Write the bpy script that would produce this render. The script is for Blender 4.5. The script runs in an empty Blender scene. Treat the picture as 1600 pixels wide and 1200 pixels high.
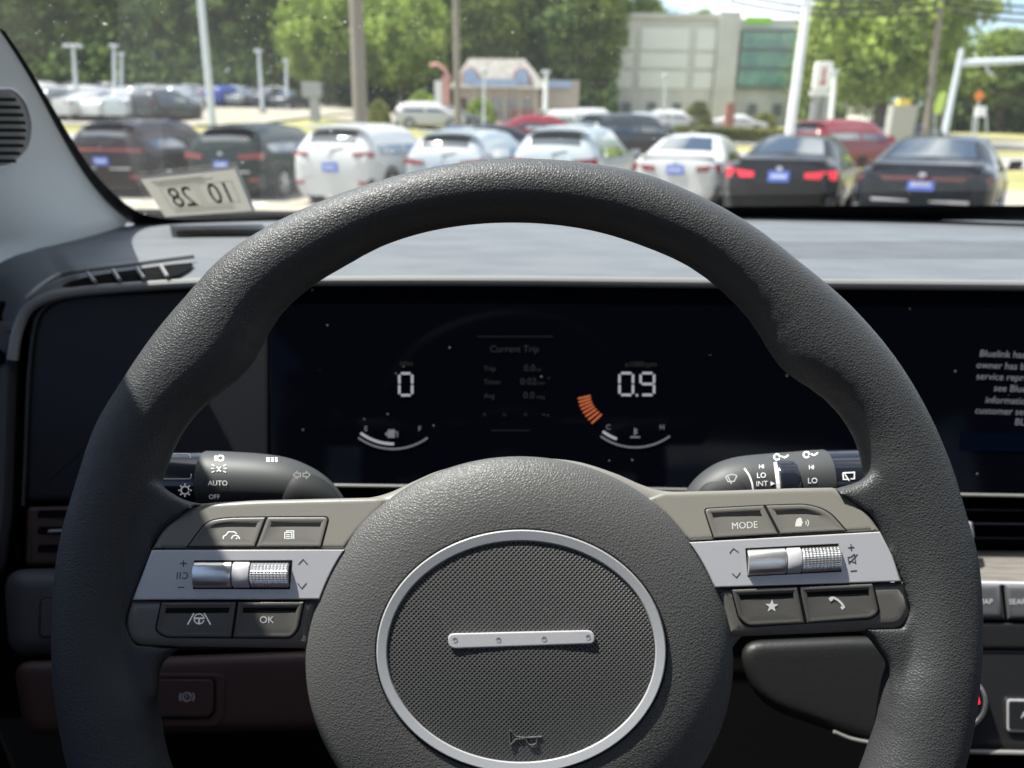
import bpy, bmesh, math, random
from mathutils import Vector, Matrix, noise
from mathutils.bvhtree import BVHTree
from mathutils.geometry import delaunay_2d_cdt
random.seed(7)
SC = bpy.context.scene
COL = SC.collection
rad = math.radians
# ------------------------------------------------------------------ camera frame
FPX = 1150.0
CAM = Vector((0, 0, 1.35))
PITCH, ROLL = rad(18.5), rad(0.7)
Fw = Vector((0, math.cos(PITCH), -math.sin(PITCH)))
_R0, _U0 = Vector((1, 0, 0)), Vector((0, math.sin(PITCH), math.cos(PITCH)))
Rt = _R0 * math.cos(ROLL) + _U0 * math.sin(ROLL)
Up = _U0 * math.cos(ROLL) - _R0 * math.sin(ROLL)
def ray(px, py): return Fw + Rt * ((px - 800) / FPX) + Up * ((600 - py) / FPX)
def W(px, py, d): return CAM + ray(px, py) * d
def at_Y(px, py, Y): r = ray(px, py); return CAM + r * (Y / r.y)
def at_Z(px, py, z): r = ray(px, py); return CAM + r * ((z - CAM.z) / r.z)

cam = bpy.data.cameras.new('camera'); camo = bpy.data.objects.new('camera', cam); COL.objects.link(camo)
camo.matrix_world = Matrix((( Rt.x, Up.x, -Fw.x, CAM.x), (Rt.y, Up.y, -Fw.y, CAM.y), (Rt.z, Up.z, -Fw.z, CAM.z), (0, 0, 0, 1)))
cam.sensor_width = 36; cam.lens = FPX / 1600 * 36; cam.clip_start = .02; cam.clip_end = 3000
cam.dof.use_dof = True; cam.dof.focus_distance = .325; cam.dof.aperture_fstop = cam.lens / 2.8
SC.camera = camo

# ------------------------------------------------------------------ object helpers
WM = {}
def setp(o, label=None, cat=None, group=None, kind=None):
    if label: o['label'] = label
    if cat: o['category'] = cat
    if group: o['group'] = group
    if kind: o['kind'] = kind
    return o
def empty(name, loc, label, cat, group=None, rotz=0, mat=None):
    o = bpy.data.objects.new(name, None); COL.objects.link(o)
    o.empty_display_size = .1
    m = mat if mat is not None else (Matrix.Translation(Vector(loc)) @ Matrix.Rotation(rotz, 4, 'Z'))
    o.matrix_world = m; WM[o.name] = m.copy()
    return setp(o, label, cat, group)
def mk(name, verts, faces, mat, parent=None, sharp=35, fm=None, local=False, recalc=True, origin=None):
    """one mesh object; verts are world coordinates unless local"""
    me = bpy.data.meshes.new(name)
    verts = [Vector(v) for v in verts]
    m = WM.get(parent.name) if parent else None
    if origin is not None and not parent:
        m = Matrix.Translation(Vector(origin))
    if m is not None and not local:
        mi = m.inverted(); verts = [mi @ v for v in verts]
    me.from_pydata([tuple(v) for v in verts], [], [tuple(f) for f in faces])
    mats = mat if isinstance(mat, (list, tuple)) else [mat]
    for mm in mats: me.materials.append(mm)
    if fm:
        for p, i in zip(me.polygons, fm): p.material_index = i
    if recalc:
        bm = bmesh.new(); bm.from_mesh(me)
        bmesh.ops.recalc_face_normals(bm, faces=bm.faces); bm.to_mesh(me); bm.free()
    if sharp is None:
        pass
    else:
        for p in me.polygons: p.use_smooth = True
        me.set_sharp_from_angle(angle=rad(sharp))
    o = bpy.data.objects.new(name, me); COL.objects.link(o)
    if parent: o.parent = parent; WM[o.name] = WM[parent.name].copy()
    else:
        o.matrix_world = m if m is not None else Matrix(); WM[o.name] = (m.copy() if m is not None else Matrix())
    return o
class MB:
    def __init__(s): s.v = []; s.f = []; s.m = []
    def add(s, v, f, mi=0):
        b = len(s.v); s.v += [Vector(x) for x in v]; s.f += [[i + b for i in q] for q in f]; s.m += [mi] * len(f); return s
    def box(s, c, h, mi=0, M=None):
        c = Vector(c); v = []
        for sx in (-1, 1):
            for sy in (-1, 1):
                for sz in (-1, 1):
                    p = Vector((sx * h[0], sy * h[1], sz * h[2]))
                    if M is not None: p = M @ p
                    v.append(c + p)
        return s.add(v, [(0, 1, 3, 2), (4, 6, 7, 5), (0, 4, 5, 1), (2, 3, 7, 6), (0, 2, 6, 4), (1, 5, 7, 3)], mi)
    def tube(s, pts, rs, n=10, mi=0, cap=True):
        pts = [Vector(p) for p in pts]
        if not isinstance(rs, (list, tuple)): rs = [rs] * len(pts)
        v = []; f = []; ref = None
        for i, p in enumerate(pts):
            t = (pts[min(i + 1, len(pts) - 1)] - pts[max(i - 1, 0)]).normalized()
            if ref is None: ref = Vector((0, 0, 1)) if abs(t.z) < .9 else Vector((1, 0, 0))
            a = t.cross(ref).normalized(); b = a.cross(t).normalized(); ref = b
            for k in range(n):
                an = 2 * math.pi * k / n
                v.append(p + (a * math.cos(an) + b * math.sin(an)) * rs[i])
        for i in range(len(pts) - 1):
            for k in range(n):
                f.append((i * n + k, i * n + (k + 1) % n, (i + 1) * n + (k + 1) % n, (i + 1) * n + k))
        if cap: f += [tuple(range(n)), tuple(range((len(pts) - 1) * n, len(pts) * n))]
        return s.add(v, f, mi)
    def build(s, name, mat, parent=None, **k): return mk(name, s.v, s.f, mat, parent, fm=s.m, **k)
def grid(rows):
    n = len(rows[0]); v = [p for r in rows for p in r]
    f = [(i * n + j, i * n + j + 1, (i + 1) * n + j + 1, (i + 1) * n + j) for i in range(len(rows) - 1) for j in range(n - 1)]
    return v, f
# ---- 2-d outlines (in plan units)
def area(p): return sum(p[i][0] * p[(i + 1) % len(p)][1] - p[(i + 1) % len(p)][0] * p[i][1] for i in range(len(p))) / 2
def inset(p, d):
    s = 1 if area(p) > 0 else -1; out = []; n = len(p)
    for i in range(n):
        a, b, c = Vector(p[i - 1]).to_2d(), Vector(p[i]).to_2d(), Vector(p[(i + 1) % n]).to_2d()
        e1, e2 = (b - a), (c - b)
        if e1.length < 1e-9: e1 = e2
        if e2.length < 1e-9: e2 = e1
        e1.normalize(); e2.normalize()
        n1 = Vector((-e1.y, e1.x)) * s; n2 = Vector((-e2.y, e2.x)) * s
        m = n1 + n2
        if m.length < 1e-6: m = n1
        m.normalize(); k = 1 / max(.5, m.dot(n1))
        q = b + m * d * k; out.append((q.x, q.y))
    return out
def roundp(p, r, seg=4):
    out = []; n = len(p)
    for i in range(n):
        ri = r[i] if isinstance(r, (list, tuple)) else r
        a, b, c = Vector(p[i - 1]), Vector(p[i]), Vector(p[(i + 1) % n])
        d1, d2 = (a - b), (c - b)
        l = min(ri, d1.length * .48, d2.length * .48)
        if l < .05: out.append(tuple(b)); continue
        s, e = b + d1.normalized() * l, b + d2.normalized() * l
        for k in range(seg + 1):
            t = k / seg; q = s * (1 - t) ** 2 + b * 2 * t * (1 - t) + e * t * t; out.append(tuple(q))
    return out
def spl(p, n=6, closed=False):
    p = [Vector(x) for x in p]; out = []; N = len(p)
    for i in range(N if closed else N - 1):
        if closed: a, b, c, d = p[i - 1], p[i], p[(i + 1) % N], p[(i + 2) % N]
        else: a, b, c, d = p[max(i - 1, 0)], p[i], p[i + 1], p[min(i + 2, N - 1)]
        for k in range(n):
            t = k / n
            out.append(.5 * (2 * b + (c - a) * t + (2 * a - 5 * b + 4 * c - d) * t * t + (3 * b - a - 3 * c + d) * t ** 3))
    if not closed: out.append(p[-1])
    return [tuple(x) for x in out]
def ell(cx, cy, rx, ry, n=48, a0=0, a1=360):
    return [(cx + rx * math.cos(rad(a0 + (a1 - a0) * k / n)), cy - ry * math.sin(rad(a0 + (a1 - a0) * k / n))) for k in range(n + (0 if a1 - a0 == 360 else 1))]
def ring_mesh(rings, capf=True, capl=True, centre=None):
    """rings: list of equal length vertex rings"""
    n = len(rings[0]); v = [p for r in rings for p in r]; f = []
    for i in range(len(rings) - 1):
        for k in range(n): f.append((i * n + k, i * n + (k + 1) % n, (i + 1) * n + (k + 1) % n, (i + 1) * n + k))
    if capf: f.append(tuple(range(n)))
    if capl:
        b = (len(rings) - 1) * n
        if centre is not None:
            v.append(centre); c = len(v) - 1
            f += [(b + k, b + (k + 1) % n, c) for k in range(n)]
        else: f.append(tuple(range(b, b + n)))
    return v, f
def slab(out, mapf, top, thick, bev, k=3, S=3833.0, mesh_cap=0):
    """bevelled plate of an outline; mapf(px,py,h)->world; S plan units per metre"""
    rings = [[mapf(x, y, top - thick) for x, y in out]]
    for i in range(k + 1):
        a = math.pi / 2 * i / k
        ins = bev * (1 - math.cos(a)); h = top - bev * (1 - math.sin(a))
        q = inset(out, ins * S) if ins > 0 else out
        rings.append([mapf(x, y, h) for x, y in q])
    q = inset(out, bev * 1.5 * S); rings.append([mapf(x, y, top) for x, y in q])
    if not mesh_cap: return ring_mesh(rings)
    v, f = ring_mesh(rings, capl=False); n = len(q); base = len(v) - n
    P2 = [Vector(p) for p in q]; xs = [p[0] for p in q]; ys = [p[1] for p in q]
    def inside(x, y):
        c_ = False
        for i in range(n):
            (x0, y0), (x1, y1) = q[i - 1], q[i]
            if (y0 > y) != (y1 > y) and x < (x1 - x0) * (y - y0) / (y1 - y0) + x0: c_ = not c_
        return c_
    gx = min(xs) + mesh_cap / 2
    while gx < max(xs):
        gy = min(ys) + mesh_cap / 2
        while gy < max(ys):
            if inside(gx, gy): P2.append(Vector((gx, gy)))
            gy += mesh_cap
        gx += mesh_cap
    o = delaunay_2d_cdt(P2, [], [list(range(n))], 1, 1e-4)
    idx = []
    for co, src in zip(o[0], o[3]):
        if src and src[0] < n: idx.append(base + src[0])
        else: v.append(mapf(co.x, co.y, top)); idx.append(len(v) - 1)
    f += [tuple(idx[i] for i in t) for t in o[2]]
    return v, f
def rins(poly, rr, d, seg=5):
    q = inset(poly, d) if d > 0 else poly
    return roundp(q, [max(.4, r - d) for r in rr], seg)
def key(poly, rr, mapf, top, thick, bev, lip, depth, S=3833.0):
    """push button: bevelled edge, a raised lip and a dished face, deepest at its upper edge"""
    out = rins(poly, rr, 0)
    rings = [[mapf(x, y, top - thick) for x, y in out]]
    for i in range(4):
        a = math.pi / 2 * i / 3
        q = rins(poly, rr, bev * (1 - math.cos(a)) * S); rings.append([mapf(x, y, top - bev * (1 - math.sin(a))) for x, y in q])
    ys = [p[1] for p in out]; y0, y1 = min(ys), max(ys)
    def wgt(y): return max(0, min(1, (y1 - (y1 - y0) * .12 - y) / ((y1 - y0) * .62)))
    q = rins(poly, rr, lip * .75); rings.append([mapf(x, y, top) for x, y in q])
    q = rins(poly, rr, lip); rings.append([mapf(x, y, top - .00008) for x, y in q])
    q = rins(poly, rr, lip + 3.0); rings.append([mapf(x, y, top - depth * wgt(y)) for x, y in q])
    cx = sum(p[0] for p in q) / len(q); cy = sum(p[1] for p in q) / len(q)
    q2 = [(cx + (x - cx) * .5, cy + (y - cy) * .5) for x, y in q]
    rings.append([mapf(x, y, top - depth * .9 * wgt(y)) for x, y in q2])
    return ring_mesh(rings, centre=mapf(cx, cy, top - depth * .8 * wgt(cy)))
def strokes(lines, wd, mapf):
    v = []; f = []
    for ln in lines:
        P = [Vector(p) for p in ln]; n = len(P); b = len(v)
        for i in range(n):
            e1 = (P[i] - P[i - 1]).normalized() if i else None
            e2 = (P[i + 1] - P[i]).normalized() if i < n - 1 else None
            if (P[0] - P[-1]).length < .01:
                if i == 0: e1 = (P[0] - P[-2]).normalized()
                if i == n - 1: e2 = (P[1] - P[0]).normalized()
            e1 = e1 or e2; e2 = e2 or e1
            m = Vector((-(e1.y + e2.y), e1.x + e2.x))
            m = m.normalized() if m.length > 1e-6 else Vector((-e1.y, e1.x))
            k = 1 / max(.5, m.dot(Vector((-e1.y, e1.x))))
            for s in (1, -1):
                q = P[i] + m * s * wd / 2 * k; v.append(mapf(q.x, q.y))
        f += [(b + 2 * i, b + 2 * i + 2, b + 2 * i + 3, b + 2 * i + 1) for i in range(n - 1)]
    return v, f
def fill(poly, mapf): return [mapf(x, y) for x, y in poly], [tuple(range(len(poly)))]
_tc = {}
def text2d(s, shear=0):
    if (s, shear) not in _tc:
        c = bpy.data.curves.new('t', 'FONT'); c.body = s; c.size = 1; c.shear = shear; c.resolution_u = 3
        o = bpy.data.objects.new('t', c)
        me = bpy.data.meshes.new_from_object(o)
        _tc[(s, shear)] = ([(v.co.x, v.co.y) for v in me.vertices], [tuple(p.vertices) for p in me.polygons])
        bpy.data.objects.remove(o); bpy.data.meshes.remove(me); bpy.data.curves.remove(c)
    return _tc[(s, shear)]
def text(s, x, y, size, mapf, ang=0, align='c', mirror=False, wide=1.0, shear=0, bold=0):
    """baseline of the text at y (px), size = em in px; align c/l/r"""
    tv, tf = text2d(s, shear)
    xs = [p[0] for p in tv]; x0, x1 = min(xs), max(xs)
    ox = {'c': (x0 + x1) / 2, 'l': x0, 'r': x1}[align]
    ca, sa = math.cos(rad(ang)), math.sin(rad(ang)); v = []; f = []
    offs = [(0, 0)] if not bold else [(-bold, 0), (bold, 0), (0, bold), (0, -bold)]
    for bx, by in offs:
        b = len(v)
        for (a, c) in tv:
            dx, dy = (a - ox) * size * wide + bx, c * size + by
            if mirror: dx = -dx
            v.append(mapf(x + dx * ca - dy * sa, y - dx * sa - dy * ca))
        f += [[i + b for i in q] for q in tf]
    return v, f
# ------------------------------------------------------------------ materials
def mat(name, base, rough=.5, metal=0, spec=.5, **k):
    m = bpy.data.materials.new(name); m.use_nodes = True
    b = m.node_tree.nodes['Principled BSDF']
    b.inputs['Base Color'].default_value = (*base, 1); b.inputs['Roughness'].default_value = rough
    b.inputs['Metallic'].default_value = metal; b.inputs['Specular IOR Level'].default_value = spec
    if 'emit' in k:
        b.inputs['Emission Color'].default_value = (*k['emit'], 1); b.inputs['Emission Strength'].default_value = k.get('es', 1)
    if 'coat' in k: b.inputs['Coat Weight'].default_value = k['coat']; b.inputs['Coat Roughness'].default_value = k.get('cr', .05)
    if 'sheen' in k: b.inputs['Sheen Weight'].default_value = k['sheen']
    return m
def nd(m, t, **kw):
    n = m.node_tree.nodes.new(t)
    for a, v in kw.items():
        if a.startswith('i_'): n.inputs[a[2:].replace('_', ' ')].default_value = v
        else: setattr(n, a, v)
    return n
def ln(m, a, ao, b, bi): m.node_tree.links.new(a.outputs[ao], b.inputs[bi])
def pb(m): return m.node_tree.nodes['Principled BSDF']
def vary(m, c1, c2, scale, detail=4, lo=.35, hi=.65, coord='Object', sx=(1, 1, 1)):
    tc = nd(m, 'ShaderNodeTexCoord'); mp = nd(m, 'ShaderNodeMapping'); mp.inputs['Scale'].default_value = sx
    n = nd(m, 'ShaderNodeTexNoise', i_Scale=scale, i_Detail=detail); r = nd(m, 'ShaderNodeValToRGB')
    r.color_ramp.elements[0].position = lo; r.color_ramp.elements[1].position = hi
    r.color_ramp.elements[0].color = (*c1, 1); r.color_ramp.elements[1].color = (*c2, 1)
    ln(m, tc, coord, mp, 0); ln(m, mp, 0, n, 'Vector'); ln(m, n, 0, r, 0); ln(m, r, 0, pb(m), 'Base Color'); return r
def bump_noise(m, scale, strength, dist, detail=3, sx=(1, 1, 1)):
    tc = nd(m, 'ShaderNodeTexCoord'); mp = nd(m, 'ShaderNodeMapping'); mp.inputs['Scale'].default_value = sx
    n = nd(m, 'ShaderNodeTexNoise', i_Scale=scale, i_Detail=detail)
    b = nd(m, 'ShaderNodeBump', i_Strength=strength, i_Distance=dist)
    ln(m, tc, 'Object', mp, 0); ln(m, mp, 0, n, 'Vector'); ln(m, n, 0, b, 'Height'); ln(m, b, 0, pb(m), 'Normal')
def leather(name, base, rough, scale, strength=.6, dist=.0004, spec=.5):
    m = mat(name, base, rough, spec=spec)
    tc = nd(m, 'ShaderNodeTexCoord')
    n = nd(m, 'ShaderNodeTexNoise', i_Scale=scale * .55, i_Detail=2)
    mx = nd(m, 'ShaderNodeMix', data_type='RGBA', blend_type='LINEAR_LIGHT'); mx.inputs[0].default_value = .0011 * 420 / scale
    v = nd(m, 'ShaderNodeTexVoronoi', feature='DISTANCE_TO_EDGE', i_Scale=scale)
    r = nd(m, 'ShaderNodeMapRange', i_From_Max=.32, interpolation_type='SMOOTHSTEP')
    b = nd(m, 'ShaderNodeBump', i_Strength=strength, i_Distance=dist)
    n2 = nd(m, 'ShaderNodeTexNoise', i_Scale=scale * .18, i_Detail=2)
    ad = nd(m, 'ShaderNodeMath', operation='MULTIPLY_ADD'); ad.inputs[1].default_value = .15
    ln(m, tc, 'Object', n, 'Vector'); ln(m, tc, 'Object', mx, 'A'); ln(m, n, 'Color', mx, 'B')
    ln(m, mx, 'Result', v, 'Vector'); ln(m, v, 'Distance', r, 0); ln(m, tc, 'Object', n2, 'Vector')
    ln(m, n2, 0, ad, 0); ln(m, r, 0, ad, 2); ln(m, ad, 0, b, 'Height'); ln(m, b, 0, pb(m), 'Normal')
    return m
M = {}
M['leather'] = leather('grained_leather', (.040, .0405, .041), .5, 860, .42, .00035)
M['pad'] = leather('grained_pad', (.074, .073, .070), .5, 840, .42, .0003)
M['trim'] = mat('satin_trim', (.165, .154, .136), .42); bump_noise(M['trim'], 1500, .15, .0003)
M['keym'] = mat('satin_key', (.118, .111, .10), .4); bump_noise(M['keym'], 1500, .15, .0003)
M['gap'] = mat('gap_shade_black', (.01, .01, .01), .8, spec=.1)  # near-black for joints; also paints the shade of slots and wells
M['silver'] = mat('satin_silver', (.60, .58, .59), .36, metal=.3); bump_noise(M['silver'], 300, .05, .0002, sx=(1, 8, 1))
M['ringm'] = mat('matte_silver_ring', (.5, .5, .51), .4, metal=.35)
M['chrome'] = mat('satin_chrome', (.82, .80, .79), .34, metal=.9)
M['white'] = mat('glowing_print', (.68, .68, .67), .5, emit=(1, 1, 1), es=.07)  # print given a faint glow of its own
M['whited'] = mat('dim_print', (.5, .49, .46), .5)
M['dprint'] = mat('dark_print', (.035, .035, .06), .5)
M['black'] = mat('black_plastic', (.012, .012, .014), .45)
M['deep'] = mat('shade_black', (.004, .004, .004), .9, spec=.05)  # near-black paint for the shade inside vents and behind the dash
M['gloss'] = mat('gloss_black', (.012, .014, .02), .12)
M['stalk'] = mat('stalk_plastic', (.036, .037, .037), .55); bump_noise(M['stalk'], 1200, .1, .0002)
M['paddle'] = mat('stalk_paddle', (.008, .0085, .0085), .7)
M['glassy'] = mat('display_glass', (.0012, .0015, .003), .07, spec=.08)
M['bezel'] = mat('bezel_plastic', (.006, .0055, .007), .55, spec=.3); bump_noise(M['bezel'], 500, .1, .0003)
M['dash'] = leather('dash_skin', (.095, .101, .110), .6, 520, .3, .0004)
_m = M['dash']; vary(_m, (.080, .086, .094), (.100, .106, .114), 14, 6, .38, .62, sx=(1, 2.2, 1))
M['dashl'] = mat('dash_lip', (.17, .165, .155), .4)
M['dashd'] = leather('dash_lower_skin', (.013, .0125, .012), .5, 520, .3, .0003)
M['pillar'] = mat('pillar_trim', (.60, .61, .61), .6); bump_noise(M['pillar'], 700, .15, .0004)
M['grille'] = mat('grille_plastic', (.22, .22, .22), .55)
M['liner'] = mat('headliner', (.06, .06, .065), .9); bump_noise(M['liner'], 600, .3, .001)
M['door'] = mat('door_trim', (.03, .03, .034), .55); bump_noise(M['door'], 500, .2, .0005)
M['bounce_seat'] = mat('bounce_red_cloth', (.15, .048, .03), .85); bump_noise(M['bounce_seat'], 700, .4, .001)  # cloth reddened to bounce warm light onto the lower dash
M['knee'] = mat('knee_panel', (.05, .047, .048), .5); bump_noise(M['knee'], 600, .15, .0004)
M['kneeb'] = mat('lower_panel', (.045, .021, .016), .55); bump_noise(M['kneeb'], 600, .15, .0004)
M['wood'] = mat('brushed_trim', (.2, .18, .16), .4, metal=.3)
vary(M['wood'], (.15, .135, .12), (.24, .215, .19), 30, sx=(1, 14, 14)); bump_noise(M['wood'], 120, .15, .0003, sx=(.3, 10, 10))
M['panel'] = mat('climate_panel', (.02, .02, .021), .35)
M['keyg'] = mat('stack_key', (.10, .10, .105), .4)
M['scr'] = mat('screen_text', (0, 0, 0), .5, spec=0, emit=(.55, .55, .62), es=.32)
M['scrd'] = mat('screen_text_dim', (0, 0, 0), .5, spec=0, emit=(.5, .5, .55), es=.024)
M['scrm'] = mat('screen_text_mid', (0, 0, 0), .5, spec=0, emit=(.5, .52, .6), es=.15)
M['scro'] = mat('screen_bar_orange', (0, 0, 0), .5, spec=0, emit=(.8, .2, .08), es=.32)
M['scrb'] = mat('screen_blue_glow', (0, 0, 0), .5, spec=0, emit=(.05, .12, .35), es=.010)
M['redled'] = mat('red_indicator', (.3, 0, 0), .4, emit=(1, .01, .03), es=2.2)
M['frit'] = mat('glass_frit', (.004, .004, .005), .5, spec=.2)
def specks(m, scale, size, frac, coord='Object'):
    """0/1 mask of scattered dust grains"""
    tc = nd(m, 'ShaderNodeTexCoord')
    v = nd(m, 'ShaderNodeTexVoronoi', i_Scale=scale); a = nd(m, 'ShaderNodeMath', operation='LESS_THAN'); a.inputs[1].default_value = size
    s = nd(m, 'ShaderNodeSeparateColor'); c = nd(m, 'ShaderNodeMath', operation='LESS_THAN'); c.inputs[1].default_value = frac
    mu = nd(m, 'ShaderNodeMath', operation='MULTIPLY')
    ln(m, tc, coord, v, 'Vector'); ln(m, v, 'Distance', a, 0); ln(m, v, 'Color', s, 0); ln(m, s, 0, c, 0)
    ln(m, a, 0, mu, 0); ln(m, c, 0, mu, 1); return mu
sp = specks(M['glassy'], 160, .10, .05)
mxn = nd(M['glassy'], 'ShaderNodeMix', data_type='RGBA'); mxn.inputs['A'].default_value = (.0012, .0015, .003, 1); mxn.inputs['B'].default_value = (.22, .21, .18, 1)
ln(M['glassy'], sp, 0, mxn, 0); ln(M['glassy'], mxn, 'Result', pb(M['glassy']), 'Base Color')
# badge plate: fine diamond knurl
m = M['badge'] = mat('badge_knurl', (.055, .055, .055), .38)
tc = nd(m, 'ShaderNodeTexCoord'); sx = nd(m, 'ShaderNodeSeparateXYZ'); ln(m, tc, 'Object', sx, 0)
def mth(m, op, a=None, b=None, c=None):
    n = nd(m, 'ShaderNodeMath', operation=op)
    for i, q in enumerate((a, b, c)):
        if q is None: continue
        if isinstance(q, (int, float)): n.inputs[i].default_value = q
        else: ln(m, q[0], q[1], n, i)
    return n
K = 2 * math.pi / .00132
s1 = mth(m, 'SINE', (mth(m, 'MULTIPLY', (mth(m, 'ADD', (sx, 0), (sx, 1)), 0), K / 1.414), 0))
s2 = mth(m, 'SINE', (mth(m, 'MULTIPLY', (mth(m, 'SUBTRACT', (sx, 0), (sx, 1)), 0), K / 1.414), 0))
h = mth(m, 'MAXIMUM', (s1, 0), (s2, 0)); bp = nd(m, 'ShaderNodeBump', i_Strength=.9, i_Distance=.0003)
ln(m, h, 0, bp, 'Height'); ln(m, bp, 0, pb(m), 'Normal')
cr = nd(m, 'ShaderNodeValToRGB'); cr.color_ramp.elements[0].position = .15; cr.color_ramp.elements[0].color = (.022, .022, .022, 1); cr.color_ramp.elements[1].position = .85; cr.color_ramp.elements[1].color = (.085, .084, .08, 1)
ln(m, h, 0, cr, 0); ln(m, cr, 0, pb(m), 'Base Color')

# ================================================================== STEERING WHEEL
D0 = .30
wmat = Matrix.Translation(W(808, 967, D0)) @ Matrix(((Rt.x, Up.x, -Fw.x, 0), (Rt.y, Up.y, -Fw.y, 0), (Rt.z, Up.z, -Fw.z, 0), (0, 0, 0, 1)))
wheel = empty('steering_wheel', None, 'dark grey grained leather steering wheel with an oval silver ringed hub and button spokes', 'steering wheel', mat=wmat)
def Lw(px, py, h): return W(px, py, D0 - h)
def flat(h): return lambda x, y: Lw(x, y, h)
CX, CY = 808, 967
OUT = [(117,1200),(91,1010),(93,930),(100,855),(119,778),(132,740),(157,660),(201,590),(247,520),(308,450),(336,415),(381,380),(406,340+16),(520,311),(590,287),(660,268),(730,256),(800,251),(870,253),(940,261),(1010,275),(1080,304),(1110,318),(1180,360),(1240,408),(1320,473),(1390,555),(1425,611),(1460,681),(1480,730),(1497,793),(1517,855),(1524,932),(1524,1010),(1519,1085),(1506,1160),(1496,1200)]
INN = [(257,733),(266,705),(280,677),(305,646),(325,628),(350,611),(385,582),(402,555),(420,513),(444,481),(472,457),(497,438),(540,414),(590,385),(660,362),(730,350),(800,346.5),(870,350),(940,362),(1010,385),(1076,413),(1120,445),(1155,478),(1180,506),(1197,537),(1211,562),(1225,581),(1250,597),(1278,613),(1306,637),(1327,663),(1341,688),(1351,712),(1352,740),
       (1387,1047),(1381,1077),(1373,1116),(1366,1158),(1352,1200),(245,1085),(245,1123),(260,1200)]
def polar(pts, extra):
    t = sorted([(math.degrees(math.atan2(CY - y, x - CX)) % 360, math.hypot(x - CX, y - CY)) for x, y in pts] + extra)
    t = [(t[-1][0] - 360, t[-1][1])] + t + [(t[0][0] + 360, t[0][1])]
    def f(a):
        a %= 360
        for i in range(len(t) - 1):
            if t[i][0] <= a <= t[i + 1][0]:
                k = (a - t[i][0]) / max(1e-6, t[i + 1][0] - t[i][0]); return t[i][1] * (1 - k) + t[i + 1][1] * k
    raw = [f(i * .5) for i in range(720)]
    w = [math.exp(-(j / 5.0) ** 2) for j in range(-10, 11)]; sw = sum(w)
    sm = [sum(raw[(i + j - 10) % 720] * w[j] for j in range(21)) / sw for i in range(720)]
    return lambda a: sm[int(round(a * 2)) % 720]
RO = polar([p for p in OUT if p != (406, 356)], [(250, 713), (270, 712), (290, 713)])
RI = polar(INN, [(0, 600), (5, 600), (180, 600), (175, 600), (186, 598), (354, 598), (345, 590), (235, 612), (250, 616), (270, 618), (290, 616), (305, 612)])
rows = []
NT, NS = 480, 30
for i in range(NT):
    th = 360 * i / NT; ro, ri = RO(th), RI(th); rc, a = (ro + ri) / 2, (ro - ri) / 2
    c, s = math.cos(rad(th)), math.sin(rad(th)); r = []
    bb = .0150
    for k in range(NS):
        ph = 2 * math.pi * k / NS
        cp, sp_ = math.cos(ph), math.sin(ph)
        q = rc + a * (abs(cp) ** .92) * (1 if cp > 0 else -1)
        r.append(W(CX + q * c, CY - q * s, D0) - Fw * bb * (abs(sp_) ** .95) * (1 if sp_ > 0 else -1))
    rows.append(r)
v = [p for r in rows for p in r]
f = [(i * NS + k, i * NS + (k + 1) % NS, ((i + 1) % NT) * NS + (k + 1) % NS, ((i + 1) % NT) * NS + k) for i in range(NT) for k in range(NS)]
rb = MB().add(v, f)
tongueL = spl([(190,705),(235,745),(262,766),(290,782),(318,787)], 4) + [(292,799),(255,834),(241,858),(211,937),(200,972),(214,1005)] + spl([(285,1012),(266,1024),(250,1045),(240,1100),(170,1120)], 4)
tongueR = spl([(1420,690),(1362,735),(1346,750),(1322,759),(1300,764)], 4) + [(1350,800),(1372,830),(1407,909),(1419,952),(1408,978)] + spl([(1335,986),(1352,992),(1374,1020),(1390,1050),(1392,1110),(1450,1130)], 4)
for tg in (tongueL, tongueR):
    rb.add(*slab(tg, Lw, .0072, .022, .005, 4))
rim = rb.build('rim', M['leather'], wheel)
md = rim.modifiers.new('fuse', 'REMESH'); md.mode = 'VOXEL'; md.voxel_size = .0011; md.use_smooth_shade = True
md = rim.modifiers.new('soften', 'SMOOTH'); md.factor = .5; md.iterations = 14

# spoke frame behind the pad and the keys
fr = spl([(300,800),(320,787),(400,783),(480,781.5),(563,779),(605,771),(647,752),(688,735),(751,720.5),(822,715.5),(897,720.5),(959,739),(1001,757),(1034,766.5),(1080,769),(1140,768),(1293,762.5),(1318,770)], 5) + \
     spl([(1362,830),(1396,925),(1398,972),(1300,985),(1160,992),(1100,1120),(1000,1200),(812,1260),(620,1200),(530,1120),(470,1010),(300,1006),(222,996),(222,940),(262,850)], 4)
mk('spoke_frame', *slab(fr, Lw, .0004, .020, .006, 5), M['trim'], wheel)

def seam(py, side):   # x of the pad edge at a row
    k = max(0, 1 - ((py - 1035) / 321) ** 2) ** .5
    return 811.5 + side * 334 * k
def hubside(y0, y1, side, n=8, gap=1.0): return [(seam(y0 + (y1 - y0) * i / n, side) + side * (gap - 7), y0 + (y1 - y0) * i / n) for i in range(n + 1)]
TT = .0085
def tilt(x, y):
    """the spokes are crowned: upper keys lean back, lower keys lean under"""
    if x < 812: yt, yb = 858, 938
    else: yt, yb = 846.5 - (x - 1082) * .0535, 919 - (x - 1127) * .033
    if y < yt: return (yt - y) / 3833 * .27
    if y > yb: return (y - yb) / 3833 * .10
    return 0.0
def Lt(x, y, h): return Lw(x, y, h - tilt(x, y))
upL = spl([(316,787),(293,796),(271,813),(252,834),(239,857)], 4) + hubside(858, 780, -1) + [(585,777.5),(480,780),(400,782)]
upR = [(1038,768.5),(1080,768),(1140,766.5),(1240,763)] + spl([(1300,762),(1328,778),(1352,800),(1374,829.5)], 4) + hubside(845, 780, 1)
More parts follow.
